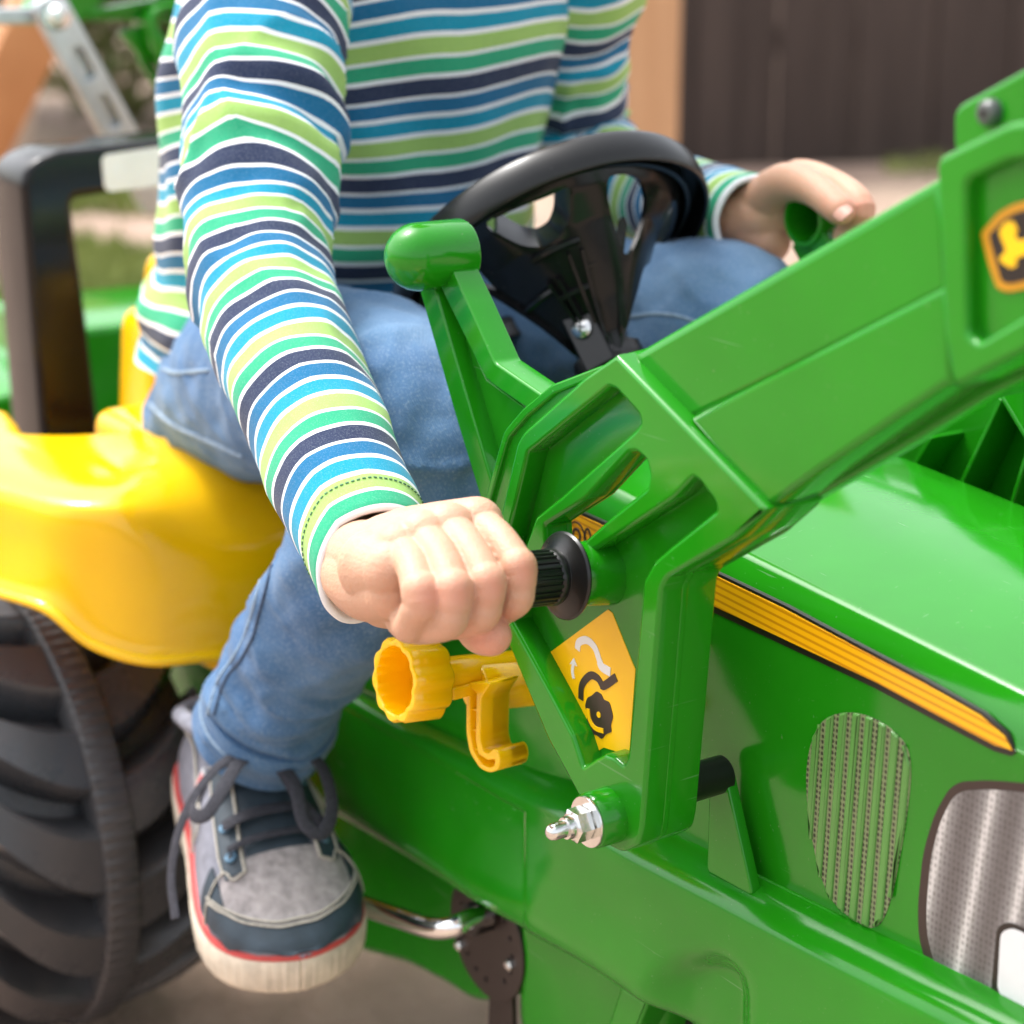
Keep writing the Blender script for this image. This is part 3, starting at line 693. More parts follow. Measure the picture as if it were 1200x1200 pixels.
hub = PY(570, 1072, CY)
cyl('crank_hub', (hub.x, CY-.012, hub.z), (0, 1, 0), .0095, .013, 'black', CK, 24, .001)
cp = [PY(572, 1072, CY-.004), PY(552, 1077, CY-.016), PY(530, 1086, .05), PY(505, 1087, .045), PY(470, 1076, .042), PY(440, 1066, .040), PY(406, 1054, .038), PY(360, 1040, .034), PY(330, 1036, .02), PY(290, 1045, -.005)]
tube('crank_arm', catmull(cp, 5), .0062, 'chrome', CK, 16)

# ---- rear wheels
def rear_wheel(yc, side):
    W = empty('rear_wheel', (-.59, yc, .155)); W.parent = TR; W.matrix_parent_inverse = pinv(TR)
    O = (-.59, yc, .155)
    ty = lathe('tyre', [(.085, -.072), (.105, -.080), (.108, -.080), (.113, -.072), (.116, -.05), (.119, -.02), (.1195, 0), (.119, .02), (.116, .05), (.113, .072), (.108, .080), (.105, .080), (.085, .072)], O, (0, 1, 0), 'tyre', W, 96)
    def band(r, h, a): return r+(.0007 if (r > .15 and math.sin(a*110) > 0) else 0)
    lathe('tread_band', [(.130, -.0115), (.1525, -.0112), (.1548, -.0095), (.1550, 0), (.1548, .0095), (.1525, .0112), (.130, .0115)], O, (0, 1, 0), 'tyre', ty, 880, band, 50)
    # one curved lug, then copies round the tyre on both halves
    rows_ = []
    ns = 9
    for i in range(ns):
        s = i/(ns-1); y = .010+.068*s; ang = .30*s*s+.05*s; tk = .215*(1-.22*s); rt = .1515-.010*s*s; rb = .112-.010*s
        prof = [(-tk*.98, rb), (-tk*.74, rt-.005), (-tk*.60, rt), (tk*.50, rt), (tk*.66, rt-.005), (tk*1.0, rb)]
        rows_.append([(r*math.cos(ang+d), y, r*math.sin(ang+d)) for d, r in prof])
    V = [v for r in rows_ for v in r]; F = []
    for i in range(ns-1):
        for j in range(5): F.append((i*6+j, i*6+j+1, (i+1)*6+j+1, (i+1)*6+j))
    F.append(tuple(range(6))); F.append(tuple(range((ns-1)*6, ns*6))[::-1])
    lug = finish(fixn(mk(V, F)), True, 50); lug.materials.append(MT['tyre'])
    lm = lug.copy()
    for v in lm.vertices: v.co.y *= -1
    lm.flip_normals()
    for k in range(14):
        for sgn, md in ((1, lug), (-1, lm)):
            o = bpy.data.objects.new('lug', md); COL.objects.link(o); o.parent = ty; o.matrix_parent_inverse = pinv(ty)
            a = 2*math.pi*(k+(.5 if sgn > 0 else 0))/14+.1
            o.location = O; o.rotation_euler = (0, -a, 0)
    lathe('rim', [(0, -.03), (.05, -.032), (.075, -.045), (.086, -.068), (.09, -.068), (.09, .068), (.086, .068), (.075, .045), (.05, .032), (0, .03)], O, (0, 1, 0), 'yellow', W, 48)
    cyl('hub_cap', (O[0], O[1]-side*.03, O[2]), (0, -side, 0), .02, .015, 'black', W, 24, .002)
rear_wheel(-.05, 1); rear_wheel(2*MID+.05, -1)
tube('rear_axle', [(-.59, -.1, .155), (-.59, 2*MID+.1, .155)], .008, 'steel', TR, 12)

for yc in (.035, 2*MID-.035):
    O = (.225, yc, .088); W = empty('front_wheel', O); W.parent = TR; W.matrix_parent_inverse = pinv(TR)
    lathe('tyre', [(.048, -.028), (.07, -.032), (.082, -.028), (.087, -.015), (.088, 0), (.087, .015), (.082, .028), (.07, .032), (.048, .028)], O, (0, 1, 0), 'tyre', W, 48)
    lathe('rim', [(0, -.012), (.03, -.014), (.046, -.026), (.05, -.026), (.05, .026), (.046, .026), (.03, .014), (0, .012)], O, (0, 1, 0), 'yellow', W, 36)
tube('front_axle', [(.225, .03, .088), (.225, 2*MID-.03, .088)], .007, 'steel', TR, 12)

# ---- fenders and seat (yellow moulding)
cols = [(-.70, -.135, .36), (-.61, -.128, .352), (-.54, -.108, .342), (-.50, -.093, .340), (-.455, -.078, .339), (-.432, -.060, .320), (-.415, -.036, .3095), (-.408, -.005, .307), (-.405, .03, .303), (-.405, .065, .30)]
rowsF = [[] for _ in range(7)]
for (X, Y, zb) in cols:
    nrm = Vector((.95, -.3, 0)) if Y > -.05 else Vector((.62, -.78, 0)) if Y > -.115 else Vector((.2, -.98, 0)); nrm.normalize()
    zt_ = .402+.006*max(0, min(1, (Y+.06)/.1))
    base = Vector((X, Y, 0))
    def at(d, z): q = base-nrm*d; return (q.x, q.y, z)
    rowsF[0].append(at(-.0045, zb)); rowsF[1].append(at(.0, zb+.004)); rowsF[2].append(at(.006, (zb+zt_)/2)); kf = max(0, min(1, (Y+.055)/.07)); rowsF[3].append(at(.0085+.010*kf, zt_-.0085-.020*kf)); rowsF[4].append(at(.0155+.026*kf, zt_-.0008-.006*kf))
    rowsF[5].append(at(.045+.035*kf, zt_+.004)); rowsF[6].append((X-.16 if Y < .0 else X-.2, Y+.07 if Y < -.09 else Y+.03, .408))
G = cgrid(rowsF, 6, 8); fen_a = solid(fixn(grid_me(G)), .005, 0)
fen_b = solid(fixn(grid_me(np.array([[(x, 2*MID-y, z) for x, y, z in r] for r in G]))), .005, 0)
# seat pan and side bolsters, as rounded bodies
def rbox(cx, cy, cz, hx, hy, hz, r, tap=0):
    bm = bmesh.new(); bmesh.ops.create_cube(bm, size=2)
    for v in bm.verts:
        k = 1-tap*(v.co.z > 0); v.co = (v.co.x*hx*k, v.co.y*hy*k, v.co.z*hz)
    bmesh.ops.bevel(bm, geom=bm.edges[:], offset=r, segments=4, affect='EDGES', profile=.5)
    for v in bm.verts: v.co += Vector((cx, cy, cz))
    me = bpy.data.meshes.new('mesh'); bm.to_mesh(me); bm.free(); return me
seat = remesh([fen_a, fen_b, rbox(-.555, .16, .383, .100, .125, .018, .012), rbox(-.660, .165, .420, .034, .100, .050, .013, .08), rbox(-.685, .172, .470, .020, .083, .036, .012, .12), rbox(-.555, .055, .396, .080, .03, .016, .012), rbox(-.555, .265, .396, .080, .03, .016, .012)], .0026, 6)
tube('fender_lip', [G[0, j] for j in range(G.shape[1])], .0034, 'yellow', TR, 10)
link('seat_and_fenders', finish(seat, True, 180), 'yellow', TR)
prismY('under_seat_body', [fil([(-.62, .26), (-.46, .27), (-.45, .36), (-.70, .36)], .01)], .03, .29, .004, 'yellow', TR)
# ---- black frame behind the seat
FX = -.745
fo_ = [(51, 540), (26, 218), (30, 200), (44, 187), (68, 177), (177, 165), (330, 147), (372, 150), (385, 170), (400, 510)]
fi_ = [(121, 532), (102, 368), (85, 242), (89, 233), (171, 220), (310, 203), (325, 210), (335, 500)]
outer = yz(fo_, FX); inner = yz(fi_, FX)
loop = outer+inner[::-1]
FRM = prismX('seat_frame', [fil(loop, [0, .004, .006, .006, .004, 0, .006, .006, .004, 0]+[0, .005, .005, 0, .004, .004, 0, 0])], FX-.065, FX, .006, 'blackg', TR, 4)
prismX('frame_label', [fil(yz([(119, 186), (124, 181), (178, 173), (260, 164), (262, 205), (180, 218), (128, 225), (122, 219)], FX), .002)], FX-.001, FX+.0006, .0001, 'stk_white', FRM)
for (x, y) in ((73, 535), (105, 529)):
    p = PX(x, y, FX+.02); lathe('frame_bolt', [(0, .012), (.004, .011), (.006, .006), (.006, 0)], (p.x, p.y, p.z-.004), (0, 0, 1), 'steel', FRM, 16)

# ---- steering wheel seen from its underside
SWc = Vector((-.288, .1675, .559)); tl = R_(44.0)
sn = Vector((-math.sin(tl), 0, math.cos(tl))); su = Vector((math.cos(tl), 0, math.sin(tl))); sv_ = Vector((0, 1, 0))
SW = empty('steering_wheel', SWc-sn*.14); SW.parent = TR; SW.matrix_parent_inverse = pinv(TR)
def swp(r, a, h): return SWc+su*(r*math.cos(a))+sv_*(r*math.sin(a))+sn*h
lathe('rim', [(0.0806, -.012), (0.0811, .0), (0.0835, .0035), (0.0878, .0045), (0.0922, .0030), (0.0944, -.001), (0.0946, -.009), (0.0936, -.0155), (0.0922, -.0170), (0.0907, -.0160), (0.0907, -.004), (0.0840, -.002), (0.0830, -.012), (0.0806, -.012)], SWc, sn, 'black', SW, 96, None, 40)
# spider: dished cone with scooped windows
hr = [(.0812, -.005), (.072, -.016), (.058, -.028), (.045, -.045), (.032, -.062), (.0215, -.078), (.016, -.092)]
def prof_at(s):
    x = s*(len(hr)-1); i = min(int(x), len(hr)-2); f_ = x-i; return hr[i][0]*(1-f_)+hr[i+1][0]*f_, hr[i][1]*(1-f_)+hr[i+1][1]*f_
nr, N2 = 64, 260; Vv = []; Fv = []
for i in range(nr+1):
    r, h = prof_at(i/nr)
    for k in range(N2):
        a = 2*math.pi*k/N2; bulge = .004*math.sin(i/nr*math.pi)*math.cos(3*a); Vv.append(swp(r+bulge, a, h))
wins = [[(566, 262), (590, 247), (630, 232), (668, 214), (671, 232), (668, 258), (657, 280), (634, 292), (608, 288), (585, 276)],
        [(708, 206), (735, 204), (751, 212), (757, 232), (753, 258), (745, 280), (737, 298), (730, 302), (722, 278), (713, 244)]]
vcut = [[(545, 296), (577, 334), (694, 432), (600, 470), (500, 400)], [(752, 312), (724, 420), (790, 440), (830, 300), (790, 290)]]
def inpoly(x, y, P):
    c_ = False
    for (xa, ya), (xb, yb) in zip(P, P[1:]+P[:1]):
        if (ya > y) != (yb > y) and x < (xb-xa)*(y-ya)/(yb-ya)+xa: c_ = not c_
    return c_
camv = Vector(CC)
for i in range(nr):
    for k in range(N2):
        a, b_ = i*N2+k, i*N2+(k+1) % N2; f4 = (a, b_, b_+N2, a+N2)
        c_ = sum((Vv[q] for q in f4), Vector())/4; rad = c_-SWc; rad -= sn*rad.dot(sn)
        if i > 2 and rad.dot(camv-c_) > 0:
            x, y = topx(c_)
            if any(inpoly(x, y, W) for W in wins): continue
        if any(inpoly(*topx(c_), W) for W in vcut): continue
        if rad.dot(camv-c_) <= 0 and .12 < i/nr < .55 and math.cos(3*(2*math.pi*k/N2)+math.pi) > -.35: continue
        Fv.append(f4)
me = mk(Vv, Fv)
bm = bmesh.new(); bm.from_mesh(me); bmesh.ops.delete(bm, geom=[v for v in bm.verts if not v.link_faces], context='VERTS')
def inner_b(v): return any(e.is_boundary for e in v.link_edges) and (v.co-SWc).dot(sn) > -.088 and (v.co-SWc).dot(sn) < -.0075
for _ in range(14):
    bv = [v for v in bm.verts if inner_b(v)]
    new = {v: sum(((e.other_vert(v).co) for e in v.link_edges if e.is_boundary), Vector())/max(1, sum(e.is_boundary for e in v.link_edges)) for v in bv}
    for v, c_ in new.items(): v.co = v.co*.5+c_*.5
ed = [e for e in bm.edges if e.is_boundary and inner_b(e.verts[0]) and inner_b(e.verts[1]) and 580 < topx(e.verts[0].co)[0] < 690 and topx(e.verts[0].co)[1] < 300 and (e.verts[0].co-SWc-sn*(e.verts[0].co-SWc).dot(sn)).dot(camv-e.verts[0].co) > 0]
for step, dv_ in enumerate((.004, .009, .009)):
    r_ = bmesh.ops.extrude_edge_only(bm, edges=ed); nv2 = [g_ for g_ in r_['geom'] if isinstance(g_, bmesh.types.BMVert)]
    for v in nv2:
        rad = v.co-SWc; rad -= sn*rad.dot(sn); v.co += (sn*.8-rad.normalized()*.6)*dv_
    ed = [g_ for g_ in r_['geom'] if isinstance(g_, bmesh.types.BMEdge)]
bm.to_mesh(me); bm.free()
spid = link('spider', finish(solid(fixn(me), .0028, 0), True, 50), 'blackg', SW)
# stiffening ribs down the cone towards the clamp
q0 = SWc-sn*.08; odv = camv-q0; odv = (odv-sn*odv.dot(sn)).normalized(); a0 = math.atan2(odv.dot(sv_), odv.dot(su))
for off, s0 in ((-.95, .30), (-.28, .50), (-.12, .50), (.16, .42), (.34, .42), (.95, .34)):
    P = []
    for s in np.linspace(s0, .95, 14): r, h = prof_at(s); P.append(swp(r, a0+off*(1-.45*s), h))
    Vr = []
    for j_, q in enumerate(P):
        o_ = (q-(SWc+sn*((q-SWc).dot(sn)))).normalized(); Vr += [q-o_*.003, q+o_*(.0055 if 0 < j_ < 12 else .001)]
    link('rib', finish(solid(mk(Vr, [(2*j_, 2*j_+1, 2*j_+3, 2*j_+2) for j_ in range(len(P)-1)]), .0018, 0)), 'blackg', spid)
for s0, lo_, hi_ in ((.40, -.28, .34), (.60, -.28, .34), (.52, .34, .95), (.55, -.95, -.28)):
    r, h = prof_at(s0); P = [swp(r+.0022, a0+d_*(1-.45*s0), h) for d_ in np.linspace(lo_, hi_, 9)]
    tube('cross_rib', P, .0022, 'blackg', spid, 6)
od = odv.copy()
best = min((( (topx(swp(prof_at(s)[0], a0+da, prof_at(s)[1]))[0]-685)**2+(topx(swp(prof_at(s)[0], a0+da, prof_at(s)[1]))[1]-388)**2, s, da) for s in np.linspace(.3, .98, 60) for da in np.linspace(-1.2, 1.2, 49)))
od = (su*math.cos(a0+best[2])+sv_*math.sin(a0+best[2])); r_b, h_b = prof_at(best[1])
sp_ = SWc+sn*h_b+od*(r_b+.005); lathe('screw', [(0, .0035), (.003, .0032), (.0055, .0015), (.0058, 0), (.004, -.004)], sp_, od+sn*-.1, 'steel', SW, 20)
d_, s_, u_ = basis(od)
for e1, e2 in ((s_, u_), (u_, s_)):
    me = prism_me([[(-.003, -.0006), (.003, -.0006), (.003, .0006), (-.003, .0006)]], .0031, .0037, .0001); frame_map(me, sp_, e1, e2, d_); link('screw_slot', me, 'grey', SW)
bl = prism_me([fil([(-.0085, -.024), (.0085, -.024), (.0085, .02), (-.0085, .02)], .002)], -.008, -.001, .001); ax = sn-od*sn.dot(od); frame_map(bl, sp_, od.cross(sn)*-1, sn, od); link('clamp_block', finish(bl), 'black', SW)
lathe('collar', [(.0, -.080), (.019, -.080), (.0195, -.082), (.0195, -.089), (.022, -.091), (.0225, -.108), (.021, -.112), (0, -.112)], SWc, sn, 'black', SW, 32, lambda r, h, a: r/max(.88, math.cos((a % (math.pi/3))-math.pi/6)) if abs(h+.085) < .005 else r)
tube('steering_column', [SWc-sn*.10, SWc-sn*.26], .012, 'black', TR, 16)
# dashboard wall under the column
prismX('dash', [fil([(.075, .30), (.245, .30), (.24, .455), (.2, .468), (.12, .468), (.08, .455)], .008)], -.24, -.19, .006, 'green', TR)

# ---- digger attachment behind the seat
BH = empty('toy_digger_arm', (-.95, .1, 0)); tag(BH, 'bright green toy digger arm with grey steel strut behind the seat frame', 'toy digger')
bx = PD(62, 20, 1.62)
X0 = bx.x
s0, s1 = PX(66, 18, X0), PX(190, 245, X0)
dv = (s1-s0).normalized(); nv = Vector((0, -dv.z, dv.y))
def strip(pts): return [((s0+dv*a+nv*b_).y, (s0+dv*a+nv*b_).z) for a, b_ in pts]
Ls = (s1-s0).length
outl = fil(strip([(-.016, -.015), (Ls, -.015), (Ls, .015), (-.016, .015)]), .01)
hl_ = [fil(strip([(a, -.006), (a+.03, -.006), (a+.03, .006), (a, .006)]), .005) for a in np.arange(.03, Ls-.03, .045)]
prismX('strut', [outl]+hl_, X0-.004, X0, .001, 'galv', BH)
prismX('strut', [outl], X0-.012, X0-.008, .001, 'galv', BH)
lathe('bolt', [(0, .010), (.006, .009), (.009, .004), (.012, .0035), (.012, 0)], s0+Vector((0, 0, 0)), (1, 0, 0), 'steel', BH, 20)
prismX('cross_bar', [yz([(-60, 12), (58, 8), (58, 28), (-60, 30)], X0-.02)], X0-.03, X0-.015, .002, 'galv', BH)
prismX('boom', [fil(yz([(36, 5), (90, -30), (260, -60), (260, 10), (205, 30), (170, 24), (100, 24), (50, 30), (36, 22)], X0-.03), .004), fil(yz([(112, 8), (135, -8), (195, -20), (190, 0), (160, 8)], X0-.03), .003)], X0-.06, X0-.028, .003, 'green', BH)
prismX('boom_rib', [yz([(105, 14), (200, -4), (202, 2), (108, 20)], X0-.02)], X0-.06, X0-.022, .001, 'green', BH)
prismX('bucket_arm', [fil(yz([(172, 22), (180, 8), (205, 2), (260, 0), (260, 140), (205, 90), (180, 58)], X0-.01), .012), fil(yz([(183, 26), (190, 12), (215, 10), (225, 30), (215, 60), (195, 48)], X0-.01), .008)], X0-.05, X0-.008, .004, 'green', BH)
prismX('bucket_arm_link', [fil(yz([(140, 38), (160, 60), (205, 140), (215, 135), (172, 58), (165, 30)], X0-.03), .004), fil(yz([(163, 70), (175, 70), (188, 88), (176, 90)], X0-.03), .002)], X0-.04, X0-.03, .002, 'green', BH)
p0 = PX(125, 405, X0)
prismX('base', [fil([(p0.y-.1, .0), (p0.y+.5, .0), (p0.y+.5, p0.z), (p0.y-.02, p0.z+.005), (p0.y-.02, p0.z-.04), (p0.y-.1, p0.z-.05)], .01)], X0-.25, X0-.06, .006, 'green', BH)

# ================================================================== THE CHILD
def stripe_mat(name, period, phase, attr='sv'):
    m, t, b = newmat(name)
    at = nn(t, 'ShaderNodeAttribute', attribute_name=attr)
    wob = mathn(t, 'MULTIPLY', mathn(t, 'SUBTRACT', nz(t, 25, 2), .5), .0014)
    v = mathn(t, 'FRACT', mathn(t, 'ADD', mathn(t, 'DIVIDE', mathn(t, 'ADD', at.outputs['Fac'], wob), period), phase))
    W = (.86, .88, .90)
    cols = [(.020, .030, .075), (.005, .14, .30), (.0, .28, .43), (.33, .54, .13), (.022, .36, .18)]
    st = []; p = 0
    for i, c in enumerate(cols):
        wd = .165 if i in (0, 3) else .15
        st.append((p, c)); p += wd; st.append((p, W)); p += .2-wd
    c = ramp(t, v, st, 'CONSTANT')
    fz = nz(t, 1500, 2); fz2 = nz(t, 260, 3)
    c = mix(t, mathn(t, 'MULTIPLY', ramp(t, fz, [(.5, (0, 0, 0)), (.85, (1, 1, 1))]), .16), c, (.75, .8, .85))
    c = mix(t, mathn(t, 'MULTIPLY', fz2, .18), c, (.02, .05, .08))
    t.links.new(c, b.inputs['Base Color']); b.inputs['Roughness'].default_value = .9
    b.inputs['Sheen Weight'].default_value = .12; b.inputs['Sheen Roughness'].default_value = .5
    b.inputs['Specular IOR Level'].default_value = .2
    bump(t, b, mathn(t, 'ADD', mathn(t, 'MULTIPLY', nz(t, 1300, 2), .6), mathn(t, 'MULTIPLY', fz2, .6)), .35, .0006)
    return m
m, t, b = newmat('skin')
n1 = nz(t, 35, 3); n2 = nz(t, 160, 3)
c = ramp(t, n1, [(.3, (.53, .305, .20)), (.7, (.59, .35, .24))])
c = mix(t, mathn(t, 'MULTIPLY', ramp(t, n2, [(.5, (0, 0, 0)), (.75, (1, 1, 1))]), .2), c, (.62, .29, .19))
rd = nn(t, 'ShaderNodeAttribute', attribute_name='flush'); c = mix(t, mathn(t, 'MULTIPLY', rd.outputs['Fac'], .6), c, (.66, .22, .16))
t.links.new(c, b.inputs['Base Color']); b.inputs['Roughness'].default_value = .48
b.inputs['Subsurface Weight'].default_value = .35; b.inputs['Subsurface Radius'].default_value = (1, .35, .2); b.inputs['Subsurface Scale'].default_value = .005
b.inputs['Specular IOR Level'].default_value = .35
vo = nn(t, 'ShaderNodeTexVoronoi'); vo.inputs['Scale'].default_value = 900; g = nn(t, 'ShaderNodeTexCoord'); t.links.new(g.outputs['Object'], vo.inputs['Vector'])
cr_ = nn(t, 'ShaderNodeAttribute', attribute_name='crease'); cg_ = nn(t, 'ShaderNodeAttribute', attribute_name='creasegate')
wvv = mathn(t, 'SINE', mathn(t, 'ADD', mathn(t, 'MULTIPLY', cr_.outputs['Fac'], 3000), mathn(t, 'MULTIPLY', nz(t, 200, 2), 5)))
wvv = mathn(t, 'MULTIPLY', mathn(t, 'MULTIPLY', mathn(t, 'POWER', mathn(t, 'ABSOLUTE', wvv), .4), cg_.outputs['Fac']), 1.4)
fine = mathn(t, 'ADD', mathn(t, 'MULTIPLY', vo.outputs['Distance'], .8), mathn(t, 'MULTIPLY', nz(t, 250, 3), 1.2))
bump(t, b, mathn(t, 'ADD', fine, wvv), .35, .0007)
MT['skin'] = m
MT['nail'] = flat('nail', (.55, .29, .22), .5, 0, .04, 80, 0)
MT['hair'] = flat('hair', (.30, .20, .10), .55, 0, .3, 300, .5)
# denim: twill weave, worn paler in places
m, t, b = newmat('denim')
wv = nn(t, 'ShaderNodeTexWave', bands_direction='DIAGONAL'); wv.inputs['Scale'].default_value = 420; wv.inputs['Distortion'].default_value = 3.5; wv.inputs['Detail'].default_value = 2; wv.inputs['Detail Scale'].default_value = 3
g = nn(t, 'ShaderNodeTexCoord'); t.links.new(g.outputs['Object'], wv.inputs[0])
fade = ramp(t, nz(t, 11, 4, .6), [(.35, (0, 0, 0)), (.7, (1, 1, 1))]); fl = nz(t, 700, 3, .7)
wa = nn(t, 'ShaderNodeAttribute', attribute_name='wear')
fade = mathn(t, 'ADD', mathn(t, 'MULTIPLY', fade, .45), mathn(t, 'MULTIPLY', wa.outputs['Fac'], .75))
c = mix(t, fade, (.040, .118, .26), (.19, .33, .50))
c = mix(t, mathn(t, 'MULTIPLY', ramp(t, fl, [(.5, (0, 0, 0)), (.72, (1, 1, 1))]), .38), c, (.42, .52, .62))
c = mix(t, mathn(t, 'MULTIPLY', wv.outputs['Fac'], .22), c, (.03, .07, .16))
t.links.new(c, b.inputs['Base Color']); b.inputs['Roughness'].default_value = .92; b.inputs['Specular IOR Level'].default_value = .2; b.inputs['Sheen Weight'].default_value = .15
bump(t, b, mathn(t, 'ADD', mathn(t, 'MULTIPLY', wv.outputs['Fac'], .5), mathn(t, 'ADD', fl, mathn(t, 'MULTIPLY', nz(t, 70, 4), 2.0))), .4, .0011)
MT['denim'] = m
MT['denimdark'] = flat('denim_seam', (.035, .06, .11), .9, 0, .3, 600, .4)
MT['denimlight'] = flat('denim_worn_edge', (.24, .33, .43), .9, 0, .3, 500, .4)

KID = empty('person', (-.55, .16, .4)); tag(KID, 'child in striped long sleeved shirt and jeans riding the tractor, both hands on the levers', 'person')
PER = .0545
# ---- folds
def fold(seed, amp, fl_, along=1.0):
    def f(L, a, s):
        x = Vector((math.cos(a)*1.1, math.sin(a)*1.1, L*fl_+seed*7.3))
        return amp*(mnoise.noise(x)+.5*mnoise.noise(x*2.1))
    return f
def ridged(v): return (1-abs(mnoise.noise(v))*2.2)
def sleeve(pts, rads, seed, phase_end, extra=None, n=72, m_=14, lip=True, skew=0):
    C = catmull(pts, m_); rr = catmull([(r, 0, 0) for r in rads], m_)[:, 0]
    f0 = fold(seed, .0040, 26)
    def disp(L, a, s):
        d = f0(L, a, s)*(1-.65*s*s)
        if extra: d += extra(L, a, s)
        q = Vector((math.cos(a)*.9+L*5, math.sin(a)*.9, L*15+seed*3.1)); k_ = max(0, ridged(q))**3
        d += .0048*k_*(.35+.65*math.exp(-((s-.42)/.22)**2))*(1-s**3)
        return d
    me = tube_me(C, list(rr), n, False, disp, (0, 0, 1))
    Lt = max(x.value for x in me.attributes['sv'].data)
    for i_, x in enumerate(me.attributes['sv'].data):
        q = me.vertices[i_].co; s_ = x.value/Lt
        x.value += phase_end*PER-Lt+.007*mnoise.noise(q*22)*math.sin(math.pi*min(1, max(0, s_)))**.7*(1-s_*s_)
    bm = bmesh.new(); bm.from_mesh(me); lay = bm.verts.layers.float['sv']; bm.verts.ensure_lookup_table()
    if skew:
        kd = Vector(-CR*.70-CU*.70)
        for i_, v in enumerate(list(bm.verts)):
            s_ = (i_//n)/(len(C)-1)
            if s_ > .72:
                cc_ = Vector(C[i_//n]); ax_ = Vector(C[-1]-C[-4]).normalized(); v.co += ax_*skew*((s_-.72)/.28)**2*max(0, (v.co-cc_).normalized().dot(kd))
    # turn the cuff inwards so the sleeve has a real opening
    N = len(C); ring = [bm.verts[(N-1)*n+k] for k in range(n)]; cen = Vector(C[-1]); ax = Vector(C[-1]-C[-2]).normalized()
    prev = ring
    for dr, da in ((-.0016, .0012), (-.0034, .0004), (-.0040, -.006), (-.0045, -.03)):
        cur = []
        for v0 in ring:
            o_ = (v0.co-cen); o_ = (o_-ax*o_.dot(ax)).normalized(); q = bm.verts.new(v0.co+o_*dr+ax*da); q[lay] = phase_end*PER+(.0 if da > 0 else .0); cur.append(q)
        for k in range(n): bm.faces.new((prev[k], prev[(k+1) % n], cur[(k+1) % n], cur[k]))
        prev = cur
    bm.to_mesh(me); bm.free()
    return finish(me, True, 180)
MT['shirt'] = stripe_mat('striped_jersey', PER, 0.0)
# right arm: hangs from the shoulder, bends at the elbow, reaches to the grip
RA = [Vector((-.445, .105, .712)), PY(330, -60, .075), PY(308, 50, .040), PY(305, 130, .022), PY(303, 225, .002), PY(302, 295, -.012), PY(316, 362, -.024), PY(350, 450, -.038), PY(391, 548, -.052), PY(436, 650, -.064)]
RAr = [.050, .047, .0445, .043, .0395, .037, .0355, .034, .0312, .0280]
def exR(L, a, s):      # soft creases gathered in the bend of the elbow and below the shoulder
    e = math.exp(-((s-.56)/.10)**2); f_ = math.exp(-((s-.37)/.08)**2)
    return .0055*e*math.sin(L*230+1.2*math.sin(a*2))*max(0, math.cos(a-2.6))+.0050*f_*math.sin(L*190+2*math.cos(a))*max(0, -math.cos(a-2.0))
sl_r = sleeve(RA, RAr, 1, 19.975, exR, skew=.017)
LA = [Vector((-.445, .225, .712)), PY(668, -60, .275), PY(668, 30, .290), PY(667, 90, .300), PY(668, 135, .309), PY(690, 182, .316), PY(758, 226, .312), PY(822, 246, .298), PY(884, 259, .284)]
LAr = [.050, .045, .040, .037, .035, .033, .0315, .029, .0265]
sl_l = sleeve(LA, LAr, 5, 19.975, lambda L, a, s: .003*math.exp(-((s-.5)/.15)**2)*math.sin(L*230+a))
# torso
TS = [(.456, -.528, .094, .132), (.464, -.530, .096, .132), (.475, -.535, .102, .131), (.50, -.527, .101, .127), (.55, -.510, .100, .124), (.60, -.492, .098, .124), (.65, -.472, .095, .124), (.69, -.458, .090, .118), (.725, -.448, .078, .098), (.75, -.442, .055, .066), (.765, -.438, .043, .050)]
nt_ = 120; Pth = catmull([(x, .16, z) for z, x, hx, hy in TS], 10); Rad = catmull([(hx, hy, 0) for z, x, hx, hy in TS], 10)
V = []; F = []; SV = []
for i, (p, r) in enumerate(zip(Pth, Rad)):
    z = p[2]
    for k in range(nt_):
        a = 2*math.pi*k/nt_; ca, sa = math.cos(a), math.sin(a)
        ex = 2.35; rr = (abs(ca)**ex+abs(sa)**ex)**(-1/ex)
        q = Vector((ca*1.6, sa*1.6, z*9)); d = .006*mnoise.noise(q)+.004*mnoise.noise(q*2.3)
        # horizontal rolls over the belly and drag lines from the right armpit
        belly = math.exp(-((z-.49)/.06)**2); d += .0065*belly*math.sin(z*115+1.5*math.sin(a*1.5)+.8)*(.6+.4*ca)
        d += .006*math.exp(-((z-.62)/.07)**2)*math.sin(a*9+z*60)*max(0, math.cos(a+1.0))**2
        d += .007*math.exp(-((z-.47)/.05)**2)*math.sin(z*150+a*2)*max(0, -ca)
        V.append((p[0]+ca*(r[0]*rr+d), p[1]+sa*(r[1]*rr+d), z+.004*math.sin(a*3+z*20)-.008*max(0, ca)*math.exp(-((z-.5)/.1)**2)))
        SV.append(.768-z+.014*mnoise.noise((ca*1.3, sa*1.3, z*5)))
for i in range(len(Pth)-1):
    for k in range(nt_):
        a, b_ = i*nt_+k, i*nt_+(k+1) % nt_; F.append((a, b_, b_+nt_, a+nt_))
me = mk(V, F); at = me.attributes.new('sv', 'FLOAT', 'POINT'); at.data.foreach_set('value', [s+PER*(.80) for s in SV])
shirt = link('shirt', finish(me, True, 180), 'shirt', KID)
MT['thread'] = flat('green_thread', (.10, .22, .14), .9, 0, .2, 400, .3)
cxa = (RA[-1]-Vector(catmull(RA, 14)[-3])).normalized(); sl_o = sl_r
nR = 72; rowk = len(catmull(RA, 14))-1
